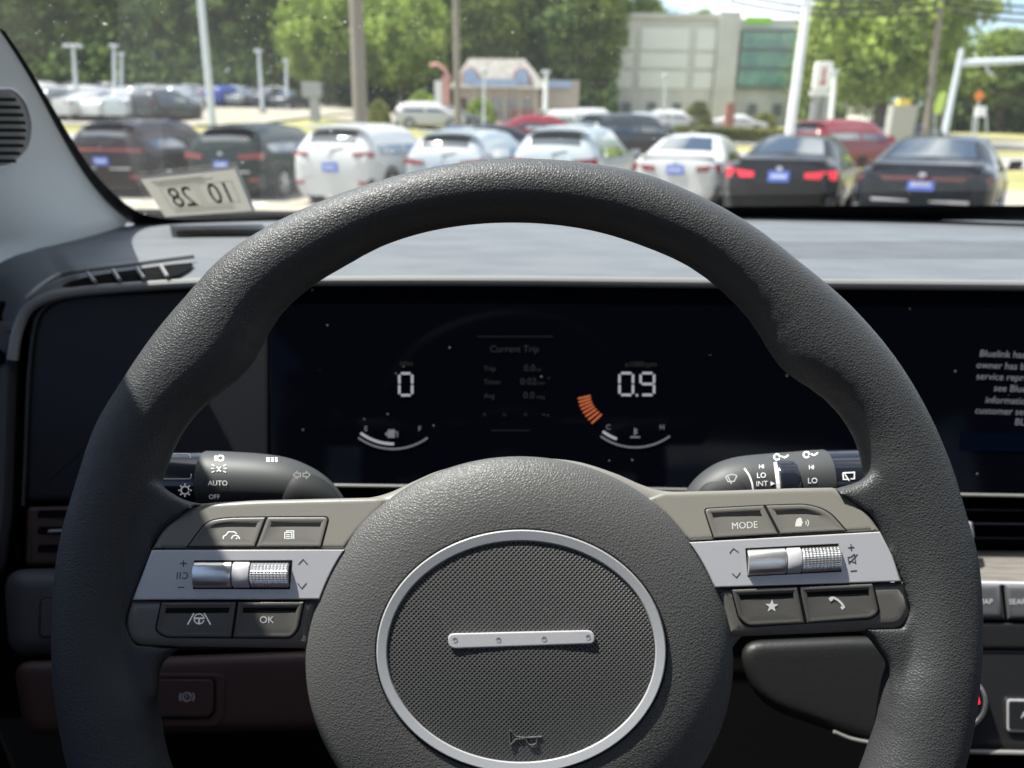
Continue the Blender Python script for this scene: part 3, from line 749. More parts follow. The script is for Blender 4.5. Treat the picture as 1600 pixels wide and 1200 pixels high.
# column shroud and the panel right of the column
cs = MB()
cs.tube([W(812, 1040, .31), W(812, 1040, .40), W(812, 1000, .62)], [.055, .062, .07], 24); cs.build('column_shroud', M['black'], dash)
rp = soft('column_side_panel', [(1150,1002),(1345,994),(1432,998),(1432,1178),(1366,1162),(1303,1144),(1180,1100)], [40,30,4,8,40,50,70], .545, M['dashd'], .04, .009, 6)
mk('panel_edge', *TB([W(x, y, .5435) for x, y in spl([(1303,1143),(1330,1154),(1366,1161),(1420,1170)], 5)], .0012, 8), M['dashl'], dash)
# centre stack
cvn = panel('centre_vent', [(1440,782),(1900,788),(1900,866),(1440,856)], .635, M['deep'], .02, .001)
for y in (794, 816, 838): mk('slat', *slab([(1440,y),(1900,y + 5),(1900,y + 8),(1440,y + 3)], pl(.605), 0, .02, .0006, 2, S=px_s(.6)), M['gloss'], cvn)
mk('vane_tab', *slab(roundp([(1492,816),(1519,814),(1523,838),(1517,848),(1492,847)], [3,6,6,4,3]), pl(.585), 0, .014, .003, 4, S=px_s(.585)), M['chrome'], cvn)
wv = []
for (x, y, d) in ((1380,858,.618),(1900,864,.618),(1900,915,.574),(1380,907,.574)): wv.append(W(x, y, d))
mk('brushed_shelf', *slab([(0,0),(1,0),(1,1),(0,1)], lambda a, b, h: wv[0].lerp(wv[1], a).lerp(wv[3].lerp(wv[2], a), b) + Vector((0, 0, h)), 0, .02, .0015, 3, S=3), M['wood'], dash)
mk('shelf_edge', *TB([W(1380, 908.5, .572), W(1900, 917, .572)], .0014, 8), M['silver'], dash)
panel('key_bed', [(1380,911),(1900,918),(1900,975),(1380,968)], .574, M['gap'], .02, .0005)
for (x0, x1, xb0, xb1, s, tx) in ((1400, 1564, 1400, 1570, 'MAP', 1540), (1568, 1720, 1574, 1726, 'SEARCH', 1577)):
    yy = lambda x, o: o + (x - 1500) * .009
    o_ = [(x0, yy(x0, 911.5)), (x1, yy(x1, 911.5)), (xb1, yy(xb1, 967)), (xb0, yy(xb0, 967))]
    kk = mk('media_key', *slab(o_, pl(.568), 0, .01, .0045, 6, S=px_s(.568)), M['keyg'], dash)
    decal('lettering', [text(s, tx, yy(tx, 943.5), 12, lambda x, y: W(x, y, .5676), align='c' if s == 'MAP' else 'l', bold=.012)], M['white'], kk)
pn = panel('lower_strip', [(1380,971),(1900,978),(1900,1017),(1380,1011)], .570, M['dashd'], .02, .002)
panel('climate_panel', [(1440,1014),(1900,1020),(1900,1180),(1440,1171)], .572, M['panel'], .02, .001)
mk('panel_trim', *TB([W(1440, 1173, .565), W(1900, 1182, .565)], .0018, 8), M['dashl'], dash)
kb_ = [[pl(.572)(*p, h) for p in ell(1500, 1098, r, r, 48)] for r, h in ((43, 0), (43, .014), (42, .016), (38.5, .0165), (37, .0155))]
tk = mk('temperature_knob', *ring_mesh(kb_, capl=False), M['chrome'], dash)
kb2 = [[pl(.572)(*p, h) for p in ell(1500, 1098, r, r, 48)] for r, h in ((37.4, .012), (37.2, .0155), (35, .0158), (10, .0160))]
mk('knob_face', *ring_mesh(kb2, centre=pl(.572)(1500, 1098, .016)), M['gloss'], tk)
decal('red_index', [strokes([arc(1498, 1100, 30, 0, 42, 8)], 5, lambda x, y: W(x, y, .572 - .0164))], M['redled'], tk)
af = mk('auto_key', *slab(roundp([(1573,1092),(1680,1095),(1680,1147),(1573,1143)], 6), pl(.570), 0, .003, .0006, 2, S=px_s(.57)), M['silver'], dash)
mk('key_face', *slab(roundp([(1576.5,1095.5),(1677,1098),(1677,1143),(1576.5,1139.5)], 4), pl(.5692), 0, .003, .0004, 2, S=px_s(.57)), M['panel'], af)
decal('lettering', [text('AUTO', 1595, 1122, 15, lambda x, y: W(x, y, .5690), align='l', bold=.01)], M['white'], af)

# ================================================================== CABIN: glass, pillars, roof, doors
cab = empty('car_cabin', (.37, -.2, .25), 'car interior shell: windscreen and grey pillar with a round speaker grille', 'car interior')
XB0, XB1 = -.60, 1.34
def glass_pt(u, v):
    X = XB0 + (XB1 - XB0) * u; b = back_pt(X); b.z = ZD - .012; b.y += .025
    Xh = -.40 + 1.54 * u; k = (Xh - .37) / .77
    h = Vector((Xh, .14 - .03 * k * k, 1.675 - .05 * k * k))
    p = b.lerp(h, v); p.z += .018 * math.sin(math.pi * v); return p
gr = [[glass_pt(i / 48, j / 32) for i in range(49)] for j in range(33)]
gv, gf = grid(gr); b_gl = BVHTree.FromPolygons(gv, gf)
def on_glass(x, y, lift=.003):
    h = b_gl.ray_cast(CAM, ray(x, y).normalized())
    p = h[0]; 
    if p is None: return W(x, y, .9)
    return p - (p - CAM).normalized() * lift
m = M['wind'] = bpy.data.materials.new('windscreen_glass'); m.use_nodes = True; nt = m.node_tree
for n in list(nt.nodes):
    if n.type != 'OUTPUT_MATERIAL': nt.nodes.remove(n)
out = [n for n in nt.nodes if n.type == 'OUTPUT_MATERIAL'][0]
tr_ = nd(m, 'ShaderNodeBsdfTransparent'); tr_.inputs[0].default_value = (.93, .96, .94, 1)
gl_ = nd(m, 'ShaderNodeBsdfGlossy'); gl_.inputs['Roughness'].default_value = .02
fr_ = nd(m, 'ShaderNodeFresnel', i_IOR=1.38); fm_ = mth(m, 'MULTIPLY', (fr_, 0), .1)
mx1 = nd(m, 'ShaderNodeMixShader'); ln(m, fm_, 0, mx1, 0); ln(m, tr_, 0, mx1, 1); ln(m, gl_, 0, mx1, 2)
df_ = nd(m, 'ShaderNodeBsdfTranslucent'); df_.inputs[0].default_value = (.8, .8, .78, 1)
s1_ = specks(m, 260, .14, .16); s2_ = specks(m, 75, .12, .05)
nz = nd(m, 'ShaderNodeTexNoise', i_Scale=9, i_Detail=5); tcz = nd(m, 'ShaderNodeTexCoord'); ln(m, tcz, 'Object', nz, 'Vector')
mr = nd(m, 'ShaderNodeMapRange', i_From_Min=.45, i_From_Max=.75, i_To_Min=.001, i_To_Max=.005); ln(m, nz, 0, mr, 0)
sxg = nd(m, 'ShaderNodeSeparateXYZ'); ln(m, tcz, 'Object', sxg, 0)
gm = nd(m, 'ShaderNodeMapRange', i_From_Min=-.50, i_From_Max=-.95, i_To_Min=0, i_To_Max=.045); ln(m, sxg, 0, gm, 0)   # unwiped corner of the glass
gm2 = mth(m, 'MULTIPLY', (gm, 0), (nz, 0)); mr = mth(m, 'ADD', (mr, 0), (gm2, 0))
ad_ = mth(m, 'MULTIPLY_ADD', (mth(m, 'MAXIMUM', (s1_, 0), (s2_, 0)), 0), .16, (mr, 0))
mx2 = nd(m, 'ShaderNodeMixShader'); ln(m, ad_, 0, mx2, 0); ln(m, mx1, 0, mx2, 1); ln(m, df_, 0, mx2, 2); ln(m, mx2, 0, out, 0)
m = M['sideglass'] = bpy.data.materials.new('side_glass'); m.use_nodes = True; nt = m.node_tree
for n in list(nt.nodes):
    if n.type != 'OUTPUT_MATERIAL': nt.nodes.remove(n)
out = [n for n in nt.nodes if n.type == 'OUTPUT_MATERIAL'][0]
t2 = nd(m, 'ShaderNodeBsdfTransparent'); t2.inputs[0].default_value = (.30, .36, .46, 1); g2_ = nd(m, 'ShaderNodeBsdfGlossy'); g2_.inputs['Roughness'].default_value = .03
x2 = nd(m, 'ShaderNodeMixShader'); x2.inputs[0].default_value = .08; ln(m, t2, 0, x2, 1); ln(m, g2_, 0, x2, 2); ln(m, x2, 0, out, 0)
m = M['clearglass'] = M['sideglass'].copy(); m.name = 'clear_side_glass'
for n in m.node_tree.nodes:
    if n.type == 'BSDF_TRANSPARENT': n.inputs[0].default_value = (.75, .8, .84, 1)
mk('windscreen', gv, gf, M['wind'], cab, sharp=60)
# black ceramic border, lying on the inside of the glass
oc_ = spl([(-6,40),(28,92),(62,150),(94,210),(130,270),(165,314),(200,345),(240,360),(300,362),(400,360),(600,350),(800,344.5),(1150,343.5),(1600,345),(1950,348)], 4)
ic_ = spl([(8,49),(42,100),(77,158),(112,217),(147,269),(182,306),(216,330.5),(250,340),(300,343.5),(400,342.5),(600,336),(800,329),(1150,322.5),(1600,321),(1950,322)], 4)
fv, ff = grid([[on_glass(*p) for p in oc_], [on_glass(*p) for p in ic_]])
mk('black_border', fv, ff, M['frit'], cab, sharp=60)
# unseen aperture edge, shaped so its shadow falls across the wheel; then the header
edgeL = [on_glass(x, y, .004) for x, y in spl([(-6,40),(28,92),(62,150),(94,210),(130,270),(165,314),(200,345)], 4)][::-1]   # foot -> top of frame
top_pt = edgeL[-1]
best = min(((glass_pt(i / 200, j / 100) - top_pt).length, i / 200, j / 100) for i in range(100) for j in range(101))
u0, v0 = best[1], best[2]
_n = Vector((.828, .435, .353)); HDR_V = .965
def shadow_edge_u(v):
    lo, hi = -.1, .6
    for _ in range(40):
        md_ = (lo + hi) / 2
        if _n.dot(glass_pt(md_, v)) < .4425: lo = md_
        else: hi = md_
    return lo
ext = [glass_pt(shadow_edge_u(v), v) for v in [v0 + (HDR_V - v0) * k / 8 for k in range(1, 9)]]
HDR_U = shadow_edge_u(HDR_V); print('HDR', HDR_U, ext[-1])
edgeL = edgeL + [p + Vector((0, -.004, -.003)) for p in ext]
hdr = [glass_pt(HDR_U + (1 - 2 * HDR_U + .1) * i / 16, HDR_V) for i in range(17)]
edgeR = [glass_pt(.97, .1 + .82 * i / 10) for i in range(11)]
# pillar: inner edge (at the glass) swept out to the door seal
foot = [W(20, 432, .69), W(60, 424, .73), W(120, 411, .80), W(170, 392, .87), W(205, 372, .92)]
outer0 = foot[0]; N = len(edgeL); rowsP = []
for i in range(N):
    t = i / (N - 1); e = edgeL[i]
    o = Vector((-.50 + .02 * t, .66 - .72 * t, 1.232 + .375 * t)) if i else foot[0]
    r = []
    for k in range(9):
        s = k / 8
        if i == 0:
            q = foot[0].lerp(foot[1], min(1, s * 4)) if s <= .25 else foot[1].lerp(foot[2], (s - .25) * 4) if s <= .5 else foot[2].lerp(foot[3], (s - .5) * 4) if s <= .75 else foot[3].lerp(e, (s - .75) * 4)
        else:
            q = o.lerp(e, s) + Vector((.035, -.03, 0)) * math.sin(math.pi * s) * (.55 + .45 * t)
        r.append(q)
    rowsP.append(r)
pv, pf = grid(rowsP); b_pl = BVHTree.FromPolygons(pv, pf)
pillar = mk('pillar_trim', pv, pf, M['pillar'], cab, sharp=80)
_fv, _ff = grid([[r[0] for r in rowsP], [Vector((-.60, .70, 1.16)).lerp(Vector((-.515, .04, 1.60)), i / (N - 1)) for i in range(N)]])
mk('pillar_light_stop', _fv, _ff, M['door'], cab, sharp=80)  # unseen strip added to shut out stray daylight
def on_pillar(x, y, lift=.002):
    h = b_pl.ray_cast(CAM, ray(x, y).normalized()); p = h[0] if h[0] is not None else W(x, y, .62)
    return p - (p - CAM).normalized() * lift
spo = spl([(-60,140),(0,138),(20,140),(38,158),(47,185),(48,205),(42,232),(25,252),(0,262),(-60,264)], 4)
sg = mk('speaker_grille', *fill(spo, lambda x, y: on_pillar(x, y, .003)), M['grille'], pillar, sharp=None)
sl = MB()
for i, y in enumerate(range(152, 258, 12)):
    xr = 44 - ((y - 200) / 62) ** 2 * 26
    sl.add(*fill(roundp([(-55,y),(xr - 4,y + 1),(xr - 2,y + 6.5),(-55,y + 6)], 2), lambda x, y: on_pillar(x, y, .010)))
sl.build('grille_shade_bars', M['gap'], sg, sharp=None)  # flat dark bars paint the shade of the slots
mk('grille_rim', *TB([on_pillar(x, y, .003) for x, y in spo], .0012, 8), M['pillar'], sg)
# roof lining, header, right pillar
outer_line = [r[0] for r in rowsP]
rail = [Vector((-.49, -.1 - .5 * i, 1.60)) for i in range(4)]
rv = MB()
hd_in = edgeL[-1:] + hdr + edgeR[::-1]
lo_edge = [edgeL[-1]] + hdr
rowsR = []
for t in (0, .04, .15, .4, .7, 1):
    rowsR.append([Vector((p.x + (p.x - .37) * .25 * min(1, t * 4), p.y * (1 - t) - 1.75 * t, p.z + .06 * min(1, t * 5) - .02 * t)) for p in lo_edge])
v_, f_ = grid(rowsR); rv.add(v_, f_)
# strip between the roof's left border and the pillar head / door rail
lb_ = [r[0] for r in rowsR]; rl = [outer_line[-1]] + [Vector((-.52, y, 1.585)) for y in (-.2, -.6, -1.1, -1.75)] + [Vector((-.52, -1.75, 1.585))]
v_, f_ = grid([lb_, rl]); rv.add(v_, f_)
rr_ = [r[-1] for r in rowsR]; rw = [Vector((1.30, y, 1.585)) for y in (.12, -.1, -.4, -.8, -1.3, -1.75)]
v_, f_ = grid([rr_, rw]); rv.add(v_, f_)
rv.build('roof_lining', M['liner'], cab, sharp=60)
er = [glass_pt(.955, .0), ] + [glass_pt(.955 - .02 * i / 10, i / 10) for i in range(11)]
v_, f_ = grid([er, [Vector((1.36 - .05 * i / 11, .70 - .6 * i / 11, 1.2 + .39 * i / 11)) for i in range(12)]])
mk('right_pillar', v_, f_, M['pillar'], cab, sharp=60)
# doors: panel below the waistline, glass above
for sx, nm in ((-1, 'door_left'), (1, 'door_right')):
    xw = -.60 if sx < 0 else 1.36; xt = -.515 if sx < 0 else 1.31
    d = mk('door_panel', *slab([(1.3,.25),(1.3,1.20),(-1.75,1.24),(-1.75,.25)], lambda y, z, h: Vector((xw - sx * h, y, z)), 0, .05, .015, 3, S=1), M['door'], cab)
    zt = 1.59; sgm = M['sideglass'] if sx < 0 else M['clearglass']
    mk('door_window', [(xw, .70, 1.20), (xw, -.72, 1.22), (xt, -.72, zt), (xt, .10, zt)], [(0, 1, 2, 3)], sgm, d, sharp=None)
    mk('door_window', [(xw, -.86, 1.22), (xw, -1.75, 1.22), (xt, -1.75, zt), (xt, -.86, zt)], [(0, 1, 2, 3)], M['sideglass'], d, sharp=None)
    MB().box((xw - sx * -.0 + (xt - xw) / 2, -.79, 1.40), (.05, .075, .22)).build('centre_pillar', M['liner'], cab)
fl = MB(); fl.box((.37, -.2, .22), (1.05, 1.6, .02)); fl.build('floor', M['door'], cab)
MB().box((.37, -1.80, .75), (1.02, .03, .5)).build('rear_wall', M['door'], cab)
MB().box((.37, 1.33, .72), (1.05, .03, .5)).build('bulkhead', M['deep'], cab)
mk('rear_window', [(-.6, -1.78, 1.25), (1.36, -1.78, 1.25), (1.31, -1.76, 1.6), (-.52, -1.76, 1.6)], [(0, 1, 2, 3)], M['sideglass'], cab, sharp=None)
for x in (.0, .74):
    st = MB()
    st.add(*slab(roundp([(-.26,-.28),(.26,-.28),(.27,.28),(-.27,.28)], .08), lambda a, b, h: Vector((x + a, -.25 + b, .62 + h)), 0, .16, .05, 4, S=1))
    st.add(*slab(roundp([(-.25,.60),(.25,.60),(.24,1.18),(-.24,1.18)], .09), lambda a, b, h: Vector((x + a, -.50 - (b - .6) * .35 + h, b)), 0, .14, .05, 4, S=1))
    st.build('bounce_seat', M['bounce_seat'], cab)  # out of view, added for its red bounce light
# inspection sticker on the glass, read from behind
def stk(lift): return lambda x, y: on_glass(x, y, lift)
m = M['stick'] = mat('sticker_paper', (.4, .37, .3), .6); o_ = [n for n in m.node_tree.nodes if n.type == 'OUTPUT_MATERIAL'][0]
t_ = nd(m, 'ShaderNodeBsdfTranslucent'); t_.inputs[0].default_value = (.20, .19, .165, 1); x_ = nd(m, 'ShaderNodeMixShader'); x_.inputs[0].default_value = .55
ln(m, pb(m), 0, x_, 1); ln(m, t_, 0, x_, 2); ln(m, x_, 0, o_, 0)
M['stickd'] = mat('sticker_grey', (.10, .095, .08), .6); M['stickw'] = mat('sticker_edge', (.9, .9, .86), .5); M['stickk'] = mat('sticker_ink', (.03, .028, .025), .6)
Q = [(217,276), (370,259), (399,329), (258,339)]
def sq(a, b):
    A, B, C_, D_ = [Vector(q) for q in Q]; p = A.lerp(B, a).lerp(D_.lerp(C_, a), b); return p.x, p.y
def sgrid(a0, b0, a1, b1, lift, n=8):
    return grid([[stk(lift)(*sq(a0 + (a1 - a0) * i / n, b0 + (b1 - b0) * j / n)) for i in range(n + 1)] for j in range(n + 1)])
sc_ = on_glass(310, 300)
stick = mk('inspection_sticker', *sgrid(0, 0, 1, 1, .005), M['stick'], origin=sc_, sharp=60)
setp(stick, 'pale sticker reading 10 28 backwards, stuck low on the windscreen at the left', 'sticker')
for q in ((0, 0, 1, .07), (.965, .07, 1, 1)): mk('white_edge', *sgrid(*q, .0056), M['stickw'], stick, sharp=60)

def smap(lift):
    def f(x, y):  # x,y in sticker space 0..100 / 0..50
        return stk(lift)(*sq(x / 100, y / 50))
    return f
fig = MB(); fig.add(*text('28', 30.5, 39.5, 33, smap(.0068), mirror=True, wide=.80, bold=.085)); fig.add(*text('10', 70, 39, 33, smap(.0068), mirror=True, wide=.80, bold=.085))
fig.build('figures', M['stickk'], stick, sharp=None)
lt = MB()
for x0_, x1_, y0_, y1_ in ((13, 48, 17, 40), (52, 88, 16, 39)): lt.add(*strokes([[(x0_, y0_), (x1_, y0_), (x1_, y1_), (x0_, y1_), (x0_, y0_)]], .5, smap(.0064)))
for i, y in enumerate((8.5, 11, 13.5)): lt.add(*strokes([[(8 + i * 2, y), (62 + 9 * (i % 2), y)]], 1.0, smap(.0064)))
for y in (42.5, 45.5): lt.add(*strokes([[(14, y), (80, y)]], .8, smap(.0064)))
lt.build('small_print', M['stickd'], stick, sharp=None)
# ================================================================== OUTSIDE
def smooth(a, b, x): t = max(0, min(1, (x - a) / (b - a))); return t * t * (3 - 2 * t)
def gz(x, y):
    u = x / max(y, 8)
    sl = .068 - .026 * smooth(-.35, .05, u) - .008 * smooth(.1, .5, u)
    yy = max(0, y - 15)
    yy = yy if yy < 90 else 90 + 40 * (1 - math.exp(-(yy - 90) / 40))
    return sl * yy * smooth(15, 22, y)
def gpt(px, Y):  # ground point straight below the sight line through column px at distance Y
    r = ray(px, 215); x = r.x * Y / r.y; return Vector((x, Y, gz(x, Y)))
def xat(px, py, Y): return at_Y(px, py, Y).x
def zat(px, py, Y): return at_Y(px, py, Y).z
m = M['grass'] = mat('dry_grass', (.2, .2, .08), .95, spec=.1); vary(m, (.15, .16, .05), (.34, .30, .14), .35, 6, .3, .7)
m = M['lot'] = mat('pale_lot_paving', (.4, .36, .29), .9, spec=.2); vary(m, (.23, .21, .17), (.31, .28, .225), .8, 6)
m = M['road'] = mat('road_paving', (.3, .29, .27), .9, spec=.2); vary(m, (.24, .23, .21), (.30, .285, .26), .6, 6)
m = M['paint'] = mat('lot_line_paint', (.75, .74, .70), .8)
xs = [-420, -300, -220] + [-160 + 8 * i for i in range(41)] + [220, 300, 420]; ys = [-120, -60, -20, 0, 10, 16] + [20 + 4 * i for i in range(30)] + [150, 180, 240, 340, 500]
v, f = grid([[Vector((x, y, gz(x, y) - .02)) for x in xs] for y in ys]); o = mk('ground', v, f, M['grass'], sharp=80); setp(o, kind='structure')
def sheet(name, y0, y1, x0, x1, lift, m, skew=0.0):
    nx, ny = max(2, int((x1 - x0) / 4)), max(2, int((y1 - y0) / 2))
    v, f = grid([[Vector((x0 + (x1 - x0) * i / nx, y0 + (y1 - y0) * j / ny + skew * (x0 + (x1 - x0) * i / nx), 0)) for i in range(nx + 1)] for j in range(ny + 1)])
    for p in v: p.z = gz(p.x, p.y) + lift
    return setp(mk(name, v, f, m, sharp=80), kind='structure')
sheet('near_lot', -60, 20.5, -60, 60, .012, M['lot'])
sheet('road', 27, 35, -160, 160, .05, M['road'], .06)
sheet('far_lot', 40, 92, -90, -14, .05, M['lot'])
sheet('forecourt', 52, 78, -13, 40, .05, M['lot'])
sheet('side_road', 43, 50, 10, 160, .06, M['road'], .04)
lm = MB()
for i in range(9):
    bx = -11.2 + 2.45 * i
    p0 = Vector((bx, 13.0 - .30 * (i), 0)); d = Vector((.35, .94, 0)); n = Vector((.94, -.35, 0)) * .06
    if p0.y < 9: p0.y = 9
    lm.add([p0 - n + Vector((0, 0, .018)), p0 + n + Vector((0, 0, .018)), p0 + n + d * 5 + Vector((0, 0, .018)), p0 - n + d * 5 + Vector((0, 0, .018))], [(0, 1, 2, 3)])
setp(lm.build('lot_markings', M['paint'], sharp=None), kind='structure')

# ------------------------------------------------------------------ vehicles
def paint(name, c, rough=.25, metal=0.0, coat=.5): return mat(name, c, rough, metal=metal, spec=.22, coat=coat, cr=.04)
P = {'white': paint('white_paint', (.46, .46, .45)), 'silver': paint('silver_paint', (.40, .42, .44), .3, .3), 'ice': paint('ice_blue_paint', (.32, .355, .375), .3, .15),
     'green': paint('dark_green_paint', (.012, .021, .018), .2, coat=.1), 'black': paint('black_paint', (.004, .0045, .0055), .2, coat=.05), 'maroon': paint('black_red_paint', (.012, .007, .008), .2, coat=.1), 'navy': paint('blue_black_paint', (.005, .007, .012), .2, coat=.05),
     'red': paint('red_paint', (.17, .008, .016)), 'blue': paint('blue_paint', (.02, .05, .25)), 'grey': paint('grey_paint', (.12, .125, .13)), 'charcoal': paint('charcoal_paint', (.025, .03, .034))}
M['cglass'] = mat('car_glass', (.02, .03, .036), .03, spec=1, coat=1, cr=.02); M['tyre'] = mat('tyre_rubber', (.02, .02, .02), .8); M['rimm'] = mat('alloy', (.5, .5, .52), .3, metal=.9)
M['clad'] = mat('black_cladding', (.025, .025, .026), .6); M['tail'] = mat('tail_lens', (.20, .010, .016), .12, coat=1); M['taild'] = mat('smoked_tail_lens', (.07, .006, .010), .12, coat=1); M['taillit'] = mat('lit_tail_lens', (.5, .01, .02), .2, emit=(1, .03, .08), es=.35)
M['plate'] = mat('blue_dealer_plate', (.07, .13, .50), .5); M['platei'] = mat('plate_print', (.6, .62, .7), .5); M['headl'] = mat('headlamp_lens', (.6, .62, .64), .1, coat=1)
SUV = dict(L=4.5, w=.93, belt=1.02, zt=[(-2.25,.80),(-2.21,1.06),(-2.03,1.34),(-1.80,1.54),(-1.25,1.635),(-.2,1.665),(.5,1.62),(1.22,1.12),(1.95,1.0),(2.18,.86),(2.25,.62)], rw=(-2.09,-1.86), ww=(.55,1.18), sw=(-1.72,.98), wb=1.33, wr=.36)
SED = dict(L=4.8, w=.92, belt=.93, zt=[(-2.40,.78),(-2.36,1.03),(-1.75,1.10),(-1.05,1.40),(-.55,1.455),(.2,1.45),(.45,1.41),(1.25,.98),(2.05,.84),(2.32,.72),(2.4,.55)], rw=(-1.68,-1.08), ww=(.50,1.20), sw=(-1.30,.95), wb=1.40, wr=.335)
def car_surface(c):
    zt = interp(c['zt']); H = c['L'] / 2
    def sec(y):
        z = zt(y); e = abs(y) / H; w = c['w'] * (1 - .17 * max(0, (e - .80) / .20) ** 2.2); b = min(c['belt'], z - .05)
        wt = w - .06 - max(0, z - b) * .50
        return [(w * .80, .20), (w * .97, .30), (w, .55), (w * .985, .5 * (.55 + b) + .08), (w * .955, b), (.5 * (w * .955 + wt) + .012, .5 * (b + z) - .01), (wt + .01, z - .06), (wt - .10, z), (wt * .45, z + .018), (0, z + .022)]
    return sec
def car_stations(c):
    H = c['L'] / 2; ks = sorted(set([p[0] for p in c['zt']] + [-H + (2 * H) * i / 26 for i in range(27)]))
    return ks
def car_mesh_parts(c, seats=True):
    sec = car_surface(c); ys = car_stations(c)
    rows = []
    for y in ys:
        h = sec(y); rows.append([Vector((x, y, z)) for x, z in h] + [Vector((-x, y, z)) for x, z in h[-2::-1]])
    bv, bf = grid(rows); n = len(rows[0]); bf += [tuple(range(n)), tuple(range(len(bv) - n, len(bv)))]
    def patch(y0, y1, fun, ny=8, off=.014):
        r = []
        for j in range(ny + 1):
            y = y0 + (y1 - y0) * j / ny; r.append(fun(sec(y), y, j / ny))
        return grid(r)
    def top(y0, y1, k, rise=.012):
        def fn(h, y, t):
            xr, zr = h[7]; e = k
            return [Vector((xr * e * s, y, zr + rise + (.02 * (1 - abs(s)) ))) for s in (-1, -.75, -.4, 0, .4, .75, 1)]
        return patch(y0, y1, fn)
    def side(y0, y1, sx):
        def fn(h, y, t):
            (x0, z0), (x1, z1), (x2, z2) = h[4], h[5], h[6]
            zt_ = max(z0 + .03, z2 - .02)
            return [Vector((sx * (x0 + .008 + (x2 - x0) * q), y, z0 + .03 + (zt_ - z0 - .05) * q)) for q in (0, .33, .66, 1)]
        return patch(y0, y1, fn, 12)
    return bv, bf, top, side
def lens(x0, x1, z0, z1, y, dep, sx, slant=0.0, wrap=.10):
    """tail or head lamp that wraps round the corner"""
    pts = [(x0, z0 + .02), (x1, z0), (x1, z1), (x0, z1 - slant)]; rows = []
    v = []
    for dy, k in ((dep, 0), (0, 0), (-.012 if y < 0 else .012, .02)):
        for x, z in pts:
            xx = x - (x1 - x0) * k * (1 if x == x1 else -1); zz = z - (z1 - z0) * k * (1 if z > (z0 + z1) / 2 else -1)
            yy = y + (dy if y < 0 else -dy if dy == dep else dy) + (wrap if x == x1 else 0) * (1 if y < 0 else -1)
            v.append(Vector((sx * xx, yy, zz)))
    f = [(i * 4 + k, i * 4 + (k + 1) % 4, i * 4 + 4 + (k + 1) % 4, i * 4 + 4 + k) for i in range(2) for k in range(4)] + [(8, 9, 10, 11), (0, 3, 2, 1)]
    return v, f
def wheel_vf(x, y, r, w, sx):
    prof = [(r * .62, w * .42), (r * .9, w * .5), (r, w * .36), (r, -w * .36), (r * .9, -w * .5), (r * .62, -w * .42)]
    rg = [[Vector((x + sx * h, y + q * math.cos(a), r + q * math.sin(a))) for a in [2 * math.pi * k / 24 for k in range(24)]] for q, h in prof]
    return ring_mesh(rg)
def rim_vf(x, y, r, w, sx):
    mb = MB()
    for k in range(5):
        a = 2 * math.pi * k / 5; d = Vector((0, math.cos(a), math.sin(a))); c = Vector((x + sx * w * .44, y, r))
        mb.tube([c, c + d * r * .6], [.05, .035], 6)
    rg = [[Vector((x + sx * h, y + q * math.cos(a), r + q * math.sin(a))) for a in [2 * math.pi * k / 24 for k in range(24)]] for q, h in ((r * .66, w * .40), (r * .66, w * .47), (r * .57, w * .47), (r * .57, w * .40))]
    mb.add(*ring_mesh(rg, False, False)); return mb.v, mb.f
